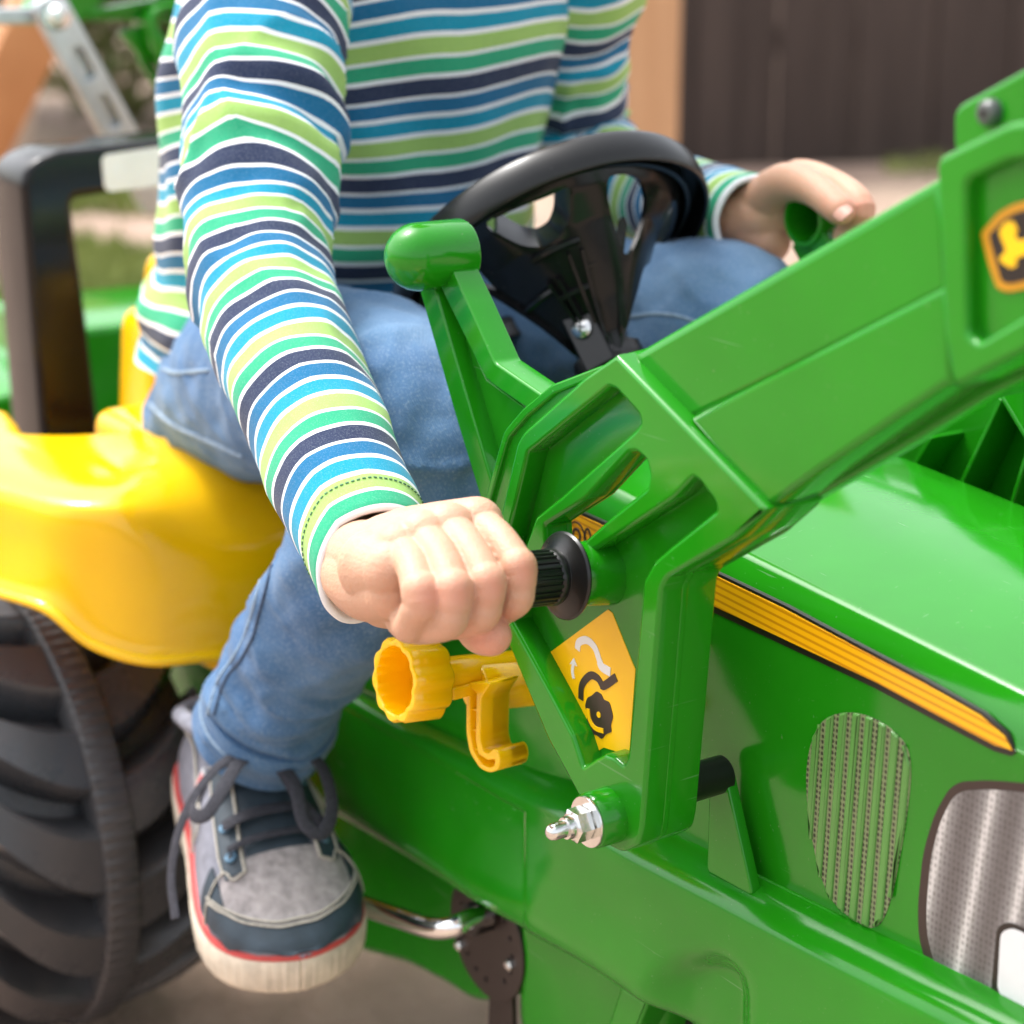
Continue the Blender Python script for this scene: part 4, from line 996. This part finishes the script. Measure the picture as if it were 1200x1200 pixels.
for k_ in (4,):
    ringp = [sl_r.vertices[(rowk-k_)*nR+j_].co.copy() for j_ in range(nR)]; cn = sum(ringp, Vector())/nR
    for j_ in range(0, nR):
        a_, b2 = ringp[j_], ringp[(j_+1) % nR]; o_ = (a_-cn).normalized()*.0003
        if j_ == 0: STm = []
        STm.append(tube_me([a_+(b2-a_)*.15+o_, a_+(b2-a_)*.75+o_], .00035, 5))
    link('cuff_stitching', join_me(STm), 'thread', shirt)
link('sleeve', sl_r, 'shirt', shirt); link('sleeve', sl_l, 'shirt', shirt)

# ---- skin: head, neck, arms and hands
def chain(pts, rads, n=30, sub=6):
    C = catmull(pts, sub); rr = catmull([(r, 0, 0) for r in rads], sub)[:, 0]
    return [tube_me(C, list(rr), n), ball_me(C[0], rr[0]*.995, 12), ball_me(C[-1], rr[-1]*.995, 12)]
# right hand closed round the ribbed grip
fing = {'index': ((560, 616, -.030), (606, 666, .0035), (600, 706, .0025), .0080),
        'middle': ((526, 622, -.029), (569, 684, .0060), (560, 722, .0035), .0083),
        'ring': ((497, 632, -.030), (530, 692, .0055), (522, 730, .0030), .0082),
        'little': ((470, 646, -.033), (492, 694, -.001), (490, 714, -.002), .0079)}
parts = []; mcps = []; info = {}
WR = PY(424, 652, -.066); WR0 = PY(385, 560, -.05)
for nm, (m0, p0, d0, r) in fing.items():
    A = PX(m0[0], m0[1], m0[2]); B = PX(p0[0], p0[1], p0[2]); C_ = PX(d0[0], d0[1], d0[2])
    hz = HZy(C_.y); lit = nm == 'little'; D = Vector((HX-(.008 if not lit else -.004), C_.y+(.001 if not lit else .004), hz-(.0170 if not lit else .0140))); E = Vector((HX-(.021 if not lit else .006), C_.y+(.002 if not lit else .008), hz-(.008 if not lit else .004)))
    info[nm] = (A, B, C_, D)
    mcps.append(A)
    parts += chain([A, (A*.5+B*.5)+Vector((.002, 0, .003)), B, (B+C_)/2+Vector((.0025, 0, 0)), C_, D, E], [r*1.13, r*.91, r*.93, r*.88, r*.88, r*.86, r*.8])
    parts += chain([A+Vector((-.001, 0, .0005)), A*.5+WR*.5+Vector((0, 0, .003)), WR+(A-WR)*.12], [.0115, .0125, .0135])
    parts += chain([B+Vector((.0006, 0, .001)), B+Vector((.0007, 0, -.0015))], [r*.99, r*.99])
cpm = sum(mcps, Vector())/4
parts += chain([WR+Vector((.012, .006, -.014)), cpm+Vector((-.018, -.004, -.022))], [.0165, .0145])       # heel of the palm
parts += chain([PX(408, 664, -.092), PX(434, 682, -.060), PX(460, 692, -.031)], [.0150, .0168, .0124]); parts += chain([PX(440, 664, -.046), PX(457, 668, -.030)], [.016, .0122]); parts += chain([PX(425, 655, -.080), PX(452, 664, -.050), PX(470, 668, -.038)], [.0172, .0172, .0148])
tb = PX(585, 742, -.004); th1 = Vector((HX-.050, -.045, HZ-.004)); th2 = Vector((HX-.026, -.040, HZ-.022))
tt = PX(576, 745, .002)
parts += chain([WR+Vector((.03, .02, -.008)), th1, th2, (th2+tt)/2+Vector((0, 0, -.002)), tt], [.013, .012, .0100, .0092, .0083])
parts += chain([WR0, PY(405, 612, -.058), WR], [.0190, .0180, .0175])
hand_r = remesh(parts, .00065, 4, .5)
# push shallow skin creases: knuckle dimples over the finger joints
# left hand closed over the far grip
parts = []
LW = PY(862, 258, .290)
parts += chain([PY(800, 245, .30), LW, PY(893, 252, .292)], [.0185, .0180, .0185])
parts += chain([PY(893, 250, .294), PY(915, 232, .300)], [.0200, .0190])
parts += chain([PY(885, 268, .290), PY(900, 283, .292)], [.0155, .0135])                                        # heel of the thumb side
parts += chain([PY(892, 236, .290), PY(921, 214, .284), PY(952, 221, .280), PY(984, 246, .277)], [.0135, .0115, .0096, .0085])   # thumb
for k, (a, b_, c_) in enumerate((((928, 212), (978, 217), (1010, 245)), ((936, 206), (985, 222), (1003, 262)), ((936, 214), (980, 235), (990, 275)), ((932, 224), (965, 246), (975, 285)))):
    y = .302+.0155*k
    B_ = PY(c_[0], c_[1], y-.01)
    parts += chain([PY(910, 238, .300+.005*k), PY(*a, y), PY(*b_, y-.004), B_, B_+Vector((-.012, 0, -.016))], [.013, .0098, .0084, .0078, .0070])
hand_l = remesh(parts, .0009, 4, .5)
# the rest of the body inside the clothes, with neck and head above
HC = Vector((-.405, .16, .905))
core = chain([(-.56, .16, .42), (-.53, .16, .52), (-.48, .16, .64), (-.455, .16, .71)], [.085, .08, .08, .06])
core += chain([(-.455, .16, .70), (-.445, .16, .76), (-.425, .16, .83)], [.045, .036, .036])
core += chain([(-.455, .12, .70), RA[0], RA[2], RA[4], RA[6], RA[7]], [.03, .03, .03, .026, .023, .020]) + chain([(-.455, .20, .70), LA[0], LA[2], LA[4], LA[6]], [.03, .03, .026, .022, .019])
core += [ball_me(HC, 1, 16, (.085, .070, .088)), ball_me(HC+Vector((.03, 0, -.045)), 1, 14, (.055, .052, .05)), ball_me(HC+Vector((.085, 0, -.018)), 1, 8, (.014, .010, .012)), ball_me(HC+Vector((.072, 0, -.055)), 1, 8, (.012, .02, .007))]
for s in (-1, 1): core += [ball_me(HC+Vector((-.005, s*.073, -.015)), 1, 8, (.016, .007, .023)), ball_me(HC+Vector((.055, s*.033, -.035)), 1, 8, (.022, .022, .02))]
core = remesh(core, .0035, 4)
bm_ = join_me([hand_r, hand_l, core])
hot = [(tt, .011, 1.0)]+[(info[k][1]+Vector((.007, 0, .001)), .0062, .75) for k in info]+[(PY(984, 246, .277), .010, .6), (PY(1010, 245, .29), .010, .5)]
vals = []; wrk = []; gat = []
for v in bm_.vertices:
    f_ = 0; w1 = 0; g1_ = 0
    if v.co.x > -.25:
        for q, r_, k_ in hot:
            d2 = (v.co-q).length_squared/(r_*r_)
            if d2 < 8: f_ += k_*math.exp(-d2)
        for nm in info:
            A_, B_k, C_k, _d = info[nm]; ax_ = ((C_k-B_k).normalized()+(B_k-A_).normalized()).normalized(); dv2 = v.co-(B_k+Vector((.007, 0, .001)))
            g_ = math.exp(-dv2.length_squared/.0062**2)
            if g_ > g1_ and g_ > .05: g1_ = g_; w1 = dv2.dot(ax_)
    vals.append(min(1, f_)); wrk.append(w1); gat.append(g1_)
at = bm_.attributes.new('flush', 'FLOAT', 'POINT'); at.data.foreach_set('value', vals)
at = bm_.attributes.new('crease', 'FLOAT', 'POINT'); at.data.foreach_set('value', wrk)
at = bm_.attributes.new('creasegate', 'FLOAT', 'POINT'); at.data.foreach_set('value', gat)
body = link('body', finish(bm_, True, 180), 'skin', KID)
MT['eye'] = flat('eye', (.03, .05, .08), .1, 0, .1, 50, 0)
for s in (-1, 1):
    link('eye', finish(ball_me(HC+Vector((.070, s*.028, .004)), .009, 10)), 'eye', body)
hair = remesh([ball_me(HC+Vector((-.012, 0, .018)), 1, 16, (.090, .078, .085))], .004, 2)
for v in hair.vertices:
    d = (v.co-HC); v.co += d.normalized()*(.004*mnoise.noise(v.co*60)+.003*mnoise.noise(v.co*160))
    if d.x > .045 and d.z < .035: v.co.x -= (d.x-.045)*.9
link('hair', finish(hair, True, 180), 'hair', KID)
# thumb nails
def nail(p, d, nrm, L_, W_):
    d = Vector(d).normalized(); nrm = Vector(nrm); nrm = (nrm-d*nrm.dot(d)).normalized(); s = d.cross(nrm); G_ = []
    for i in range(9):
        u_ = i/8*2-1; row = []
        for j in range(9):
            v_ = j/8*2-1; e = math.sqrt(max(0, 1-(max(0, abs(u_)-.3)/.72)**2)); row.append(Vector(p)+d*u_*L_+s*v_*W_*e+nrm*(-.0022*v_*v_*e*e-.0006*u_*u_))
        G_.append(row)
    link('nail', finish(solid(fixn(grid_me(G_)), .0006, 0), True, 180), 'nail', body)
tip = PY(984, 246, .277); dr = (tip-PY(952, 221, .280)).normalized(); tocam = (Vector(CC)-tip).normalized()
nail(tip+dr*.0012+tocam*.0093, dr, tocam+Vector((.1, -.1, .25)), .0062, .0052)

# ---- jeans
def denim_tube(pts, rads, seed, amp=.004, sub=10, n=44):
    C = catmull(pts, sub); rr = catmull([(r, 0, 0) for r in rads], sub)[:, 0]; f0 = fold(seed, amp, 22)
    return [tube_me(C, list(rr), n, True, f0)]
hipR = Vector((-.553, .098, .425)); kneeR = PY(478, 520, .028); 
RLp = [hipR, PY(300, 455, .075), PY(395, 452, .052), PY(458, 478, .036), PY(483, 535, .026), PY(452, 620, .017), PY(385, 715, .008), PY(338, 790, .003), PY(308, 852, .0)]
RLr = [.056, .060, .056, .050, .047, .044, .0395, .037, .036]
hipL = Vector((-.553, .222, .425))
LLp = [hipL, PY(640, 382, .235), PY(745, 390, .248), PY(832, 380, .258), PY(868, 410, .264), PY(850, 500, .270), PY(800, 600, .275), PY(770, 740, .28)]
LLr = [.056, .060, .054, .050, .047, .044, .040, .037]
pel = [ball_me((-.545, .16, .415), 1, 20, (.088, .130, .056))]
jm = remesh(denim_tube(RLp, RLr, 11)+denim_tube(LLp, LLr, 17)+pel, .0028, 6, .5)
# cloth relief: drag folds at the back of the knee, hip and above the hem
kb = PY(520, 590, .02); hb = PY(250, 500, .06)
JN = [v.normal.copy() for v in jm.vertices]
for v in jm.vertices:
    q = v.co.copy(); nv_ = JN[v.index]
    d = .0022*mnoise.noise(q*38)+.0012*mnoise.noise(q*90)
    e = math.exp(-((q-RLp[-1]).length/.065)**2); d += .0042*e*math.sin((q-RLp[-1]).dot((RLp[-2]-RLp[-1]).normalized())*300+3*mnoise.noise(q*25))
    e = math.exp(-((q-hipR-Vector((.03, -.04, 0))).length/.07)**2); d += .0012*e*math.sin(q.x*190+q.z*110+3*mnoise.noise(q*18))
    e = math.exp(-((q-RLp[4]-Vector((-.03, 0, -.03))).length/.06)**2); d += .0035*e*math.sin(q.z*210-q.x*120)
    loc = max(math.exp(-((q-RLp[-2]).length/.06)**2), math.exp(-((q-RLp[4]).length/.07)**2), .22)*(1 if q.x > -.50 else .3)
    r3 = max(0, ridged(Vector((q.x*16, q.y*10, q.z*30))+Vector((0, 0, q.x*14))))**4; d += .0065*loc*r3
    v.co += nv_*d
wear = []
for v in jm.vertices:
    q = v.co; k_ = 0
    for c0, r0 in ((RLp[3]+Vector((0, -.01, .03)), .075), (RLp[4]+Vector((.02, 0, 0)), .055), (LLp[3]+Vector((0, 0, .03)), .07)): k_ = max(k_, math.exp(-(q-c0).length_squared/(r0*r0)))
    wear.append(k_*(.65+.5*mnoise.noise(q*30)))
at = jm.attributes.new('wear', 'FLOAT', 'POINT'); at.data.foreach_set('value', wear)
jeans = link('jeans', finish(jm, True, 180), 'denim', KID)
# side seam with dark topstitch, pocket edges, rolled hem
bvh = None
from mathutils.bvhtree import BVHTree
bvh = BVHTree.FromPolygons([v.co.copy() for v in jm.vertices], [tuple(p.vertices) for p in jm.polygons])
def on_jeans(px, py):
    o = Vector(CC); d = Vector(ray(px, py)).normalized(); h = bvh.ray_cast(o, d); return h
def seam(name, pts, r, mat, lift=.0):
    P = []
    for (x, y) in catmull([(x, y) for x, y in pts], 6):
        h = on_jeans(x, y)
        if h[0] is not None: P.append(h[0]+h[1]*lift)
    if len(P) > 2: tube(name, P, r, mat, jeans, 6)
seam('side_seam', [(331, 622), (322, 650), (312, 690), (303, 722), (297, 745), (283, 772), (268, 790), (258, 812), (251, 838)], .0010, 'denimdark', .0001)
seam('side_seam', [(322, 622), (312, 655), (302, 692), (293, 725), (285, 748), (272, 772), (258, 792), (250, 812), (243, 838)], .0009, 'denimlight', .0)
seam('pocket_seam', [(190, 432), (205, 437), (222, 436), (245, 434)], .0012, 'denimlight', .0)
seam('seat_seam', [(176, 474), (200, 496), (240, 515), (285, 535)], .0016, 'denimlight', .0)
seam('knee_seam', [(408, 435), (420, 452), (432, 462)], .0012, 'denimdark', .0)
seam('thigh_seam', [(735, 372), (770, 368), (800, 372), (830, 384)], .0011, 'denimlight', .0)
# hem band round the ankle
ax = (RLp[-1]-RLp[-2]).normalized(); hp = [RLp[-1]-ax*.020, RLp[-1]-ax*.004, RLp[-1]+ax*.008]
def hemd(L, a, s): return .0022*mnoise.noise((math.cos(a)*1.4, math.sin(a)*1.4, L*60))
me = tube_me(catmull(hp, 6), [.0392+.0008*math.sin(k*.6) for k in range(13)], 56, True, hemd); link('hem', finish(me, True, 60), 'denim', jeans)
Pn = []
d_, s_, u_ = basis(ax)
for k in range(61):
    a = 2*math.pi*k/60; Pn.append(RLp[-1]-ax*.009+(s_*math.cos(a)+u_*math.sin(a))*(.0400+.002*mnoise.noise((math.cos(a)*1.4, math.sin(a)*1.4, 1))))
tube('hem_stitch', Pn, .0008, 'denimlight', jeans, 6, cap=False)

# ---- shoes
MT['shoegrey'] = flat('shoe_fabric', (.21, .215, .255), .95, 0, .22, 120, .6)
MT['shoevamp'] = flat('shoe_worn_canvas', (.33, .30, .30), .97, 0, .3, 170, .9)
MT['shoenavy'] = flat('shoe_navy_leather', (.028, .045, .062), .5, 0, .2, 90, .3)
MT['stitch'] = flat('cream_stitching', (.45, .42, .36), .9, 0, .2, 500, .3)
MT['lace'] = flat('charcoal_lace', (.035, .035, .045), .9, 0, .35, 500, .7)
MT['sole'] = flat('cream_rubber', (.62, .55, .44), .7, 0, .2, 60, .3)
MT['redband'] = flat('red_rubber', (.55, .07, .065), .6, 0, .15, 90, .2)
MT['eyelet'] = flat('blue_eyelet', (.12, .24, .36), .35, .4, .1, 100, 0)
def make_shoe(parent, O, d, up, label=None):
    d = Vector(d).normalized(); up = Vector(up); up = (up-d*up.dot(d)).normalized(); lf = up.cross(d)
    SH = empty('shoe', O); SH.parent = parent; SH.matrix_parent_inverse = pinv(parent)
    W2 = lambda x, y, z: O+d*(x*1.10)+lf*(y*1.08)+up*(z*1.06)
    def halfw(x):
        tb_ = [(-.060, .004), (-.056, .018), (-.045, .028), (-.02, .0325), (.02, .034), (.05, .040), (.08, .0445), (.10, .0435), (.115, .038), (.127, .027), (.134, .012), (.136, .003)]
        for (xa, wa), (xb, wb) in zip(tb_, tb_[1:]):
            if x <= xb: s = (x-xa)/(xb-xa); return wa+(wb-wa)*s
        return .002
    # outline of the sole as a closed loop
    xs_ = [-.060+.196*(.5-.5*math.cos(math.pi*k/40)) for k in range(41)]
    loop = [(x, halfw(x)) for x in xs_]+[(x, -halfw(x)) for x in xs_[::-1]]
    loop = [np.array(p) for p in loop]
    for _ in range(4): loop = [loop[i-1]*.25+loop[i]*.5+loop[(i+1) % len(loop)]*.25 for i in range(len(loop))]
    L_ = catmull([(*p, 0) for p in loop+[loop[0]]], 4)[:-1, :2]
    def toe(x): return .010*max(0, (x-.06)/.076)**2
    def ringband(name, prof, mat, ribs_=0):
        V = []; F = []; n = len(L_)
        cx = L_.mean(0)
        for (off, z) in prof:
            for k in range(n):
                t_ = L_[(k+1) % n]-L_[k-1]; nr_ = np.array((t_[1], -t_[0])); nr_ /= np.linalg.norm(nr_)+1e-9
                if nr_ @ (L_[k]-cx) < 0: nr_ = -nr_
                o_ = off+(ribs_*(1 if k % 4 < 2 else -1)*mnoise.noise((k*.13, z*50, 1))*.8 if ribs_ else 0)
                p = L_[k]+nr_*o_; V.append(W2(p[0], p[1], z+toe(L_[k][0])))
        for i in range(len(prof)-1):
            for k in range(n): a, b_ = i*n+k, i*n+(k+1) % n; F.append((a, b_, b_+n, a+n))
        F.append(tuple(range(n))); F.append(tuple(range((len(prof)-1)*n, len(prof)*n)))
        return link(name, finish(fixn(mk(V, F)), True, 45), mat, SH)
    ringband('sole', [(-.004, -.002), (-.001, 0), (.0005, .004), (.001, .012), (.0012, .020), (.0, .0225), (-.003, .0225)], 'sole', .0009)
    ringband('red_band', [(-.004, .0215), (-.0004, .0222), (.0002, .0240), (-.0008, .0260), (-.004, .0262)], 'redband')
    # upper surface
    def hh(x):
        tb_ = [(-.060, .045), (-.045, .060), (-.02, .080), (.0, .096), (.03, .090), (.06, .076), (.085, .064), (.105, .052), (.12, .041), (.130, .034), (.134, .0285), (.136, .027)]
        for (xa, wa), (xb, wb) in zip(tb_, tb_[1:]):
            if x <= xb: s = (x-xa)/(xb-xa); s = s; return wa+(wb-wa)*s
        return .027
    def U(x, v, off=0):
        w_ = max(.001, halfw(x)-.0030); zb = .024+toe(x); h = max(zb+.002, hh(x)+toe(x)*.6); a = v*math.pi/2
        k = max(0, min(1, (x+.01)/.06)); narrow = 1-.22*(1-k)*abs(math.cos(a))
        y = (w_+off)*math.copysign(abs(math.sin(a))**.82, v)*narrow; z = zb+(h-zb+off)*abs(math.cos(a))**.72
        return W2(x+off*.3*(x > .1), y, z)
    xg = [-.060+.196*(.5-.5*math.cos(math.pi*k/60)) for k in range(61)]
    Gs = [[U(x, v) for v in np.linspace(-1, 1, 41)] for x in xg]
    link('upper', finish(fixn(grid_me(Gs)), True, 180), 'shoegrey', SH)
    def patch(name, fn, mat, off, nu=24, nv=14):
        G_ = [[U(*fn(i/(nu-1), j/(nv-1)), off) for j in range(nv)] for i in range(nu)]
        return link(name, finish(solid(fixn(grid_me(G_)), .0012, 0), True, 60), mat, SH)
    def stitch(uv, off=.0016, r=.0007, mat='stitch'):
        P = [U(x, v, off) for x, v in catmull([(x, v) for x, v in uv], 8)]
        tube('stitching', P, r, mat, SH, 6)
    # vamp canvas
    patch('vamp', lambda a, b_: (.086+.0375*a, (b_*2-1)*(.50+.12*math.sin(a*math.pi)-.10*a)), 'shoevamp', .0006)
    # toe bumper: navy leather round the front
    def toef(a, b_):
        v = (a*2-1)*.985; xt_ = .1352-.020*0; xin = .1225-.034*abs(v)**2.2; xo = .1345-.058*max(0, abs(v)-.55)**1.4
        return xo+(xin-xo)*b_, v*(.99 if b_ < .01 else (.99-.22*b_))
    patch('toe_bumper', toef, 'shoenavy', .0012, 40, 10)
    stitch([(.092, -.76), (.104, -.62), (.114, -.46), (.121, -.2), (.122, 0), (.121, .2), (.114, .46), (.104, .62), (.092, .76)], .0020)
    stitch([(.090, -.74), (.102, -.60), (.1115, -.44), (.1185, -.2), (.1195, 0), (.1185, .2), (.1115, .44), (.102, .60), (.090, .74)], .0020)
    for s in (-1, 1):
        patch('eyelet_panel', lambda a, b_: (.018+.074*a, s*(.20+.05*a+(.23-.02*a)*b_)), 'shoenavy', .0014)
        patch('side_flap', lambda a, b_: (.080+.020*a+.006*b_, s*(.56+.36*b_)), 'shoenavy', .0010, 10, 12)
        stitch([(.020, s*.20), (.055, s*.215), (.093, s*.26)], .0022, .0010); stitch([(.020, s*.43), (.055, s*.445), (.088, s*.46)], .0022)
        stitch([(.093, s*.26), (.094, s*.38), (.088, s*.46), (.092, s*.72), (.096, s*.95)], .0022)
        stitch([(-.05, s*.62), (-.02, s*.60), (.01, s*.66), (.03, s*.80), (.042, s*.95)], .0014, .0009)
        stitch([(.030, s*.70), (.042, s*.66), (.050, s*.72), (.046, s*.85)], .0014, .0009)
        for x in (.032, .050, .067, .083):
            p = U(x, s*.34, .0022); nrm_ = (U(x, s*.34, .01)-U(x, s*.34, 0)).normalized()
            dd, ss, uu = basis(nrm_); tube('eyelet', [p+ss*.003*math.cos(a)+uu*.003*math.sin(a) for a in np.linspace(0, 2*math.pi, 15)], .0009, 'eyelet', SH, 6, cap=False)
    # tongue and padded collar
    patch('tongue', lambda a, b_: (-.005+.095*a, (b_*2-1)*.22), 'shoenavy', .0004)
    tube('collar', catmull([W2(x, y, z) for x, y, z in ((.028, 0, .100), (.020, .024, .100), (-.004, .028, .090), (-.025, .024, .078), (-.038, 0, .074), (-.025, -.024, .078), (-.004, -.028, .090), (.020, -.024, .100), (.028, 0, .100))], 6), .0055, 'shoegrey', SH, 12, cap=False)
    # laces
    def lace(pts, wd=.0040, th=.0008, name='lace'):
        C = catmull(pts, 7); me = tube_me(C, [(th, wd)]*len(C), 12, True, None, up); return link(name, finish(me, True, 60), 'lace', SH)
    for i, x in enumerate((.083, .067, .050, .032)):
        lace([U(x+(.001 if i % 2 else -.002), v, .0035+.0018*math.cos(v*3)) for v in (-.34, -.22, -.08, .08, .22, .34)], .0044 if i else .0028)
    kn = U(.053, 0, .020)
    P2 = lambda a, b_, c_: kn+d*a*1.3+lf*b_*1.15+up*c_*1.1
    lace([P2(0, .002, 0), P2(.004, -.010, .006), P2(.0, -.012, .004), P2(-.004, .004, .004)], .0036, .0018, 'lace_knot')
    lace([P2(0, 0, .002), P2(.004, .016, .006), P2(.014, .026, .001), P2(.030, .026, -.010), P2(.040, .018, -.016), P2(.036, .010, -.011), P2(.020, .010, .0), P2(.004, .004, .004)], .0040, .0008, 'lace_loop')
    lace([P2(0, 0, .002), P2(.010, -.014, .010), P2(.022, -.026, .006), P2(.027, -.036, -.003), P2(.018, -.040, -.006), P2(.006, -.026, .002), P2(0, -.004, .004)], .0040, .0008, 'lace_loop')
    lace([P2(0, 0, .003), P2(.006, -.018, .010), P2(.012, -.034, .001), P2(.018, -.046, -.016), P2(.028, -.0535, -.036), P2(.042, -.0555, -.050)], .0032, .0008, 'lace_end')
    lace([P2(0, 0, .001), P2(.012, .006, .002), P2(.026, .012, -.008), P2(.034, .020, -.016)], .0036, .0008, 'lace_end')
    # white woven tag with red lettering on the outer side
    tg = patch('side_tag', lambda a, b_: (.024+.011*b_, -.52-.24*a), 'stk_white', .0022, 8, 6)
    for k in range(6):
        v0 = -.545-.034*k
        P = [U(.027+.005*q, v0-.012*(k % 2)*q, .0032) for q in (0, .5, 1)]; tube('tag_letter', P, .0006, 'redband', tg, 5)
    patch('tongue_label', lambda a, b_: (.040+.005*a, -.05+.10*b_), 'stitch', .0030, 6, 6)
    return SH
ank = PY(281, 852, .0)
SHd = Vector((.955, -.21, -.25)); SHu = Vector((.0, -.04, 1))
dn_ = SHd.normalized(); un_ = (SHu-dn_*SHu.dot(dn_)).normalized()
make_shoe(KID, ank-un_*.090-dn_*.006, SHd, SHu)
la = LLp[-1]; make_shoe(KID, Vector((la.x+.02, la.y, la.z-.11)), (.95, .12, -.2), (.2, 0, .95))
lathe('pedal', [(0, -.03), (.016, -.03), (.018, -.028), (.018, .028), (.016, .03), (0, .03)], ank-un_*.104+dn_*.06, dn_.cross(un_), 'black', CK, 6, None, 20)
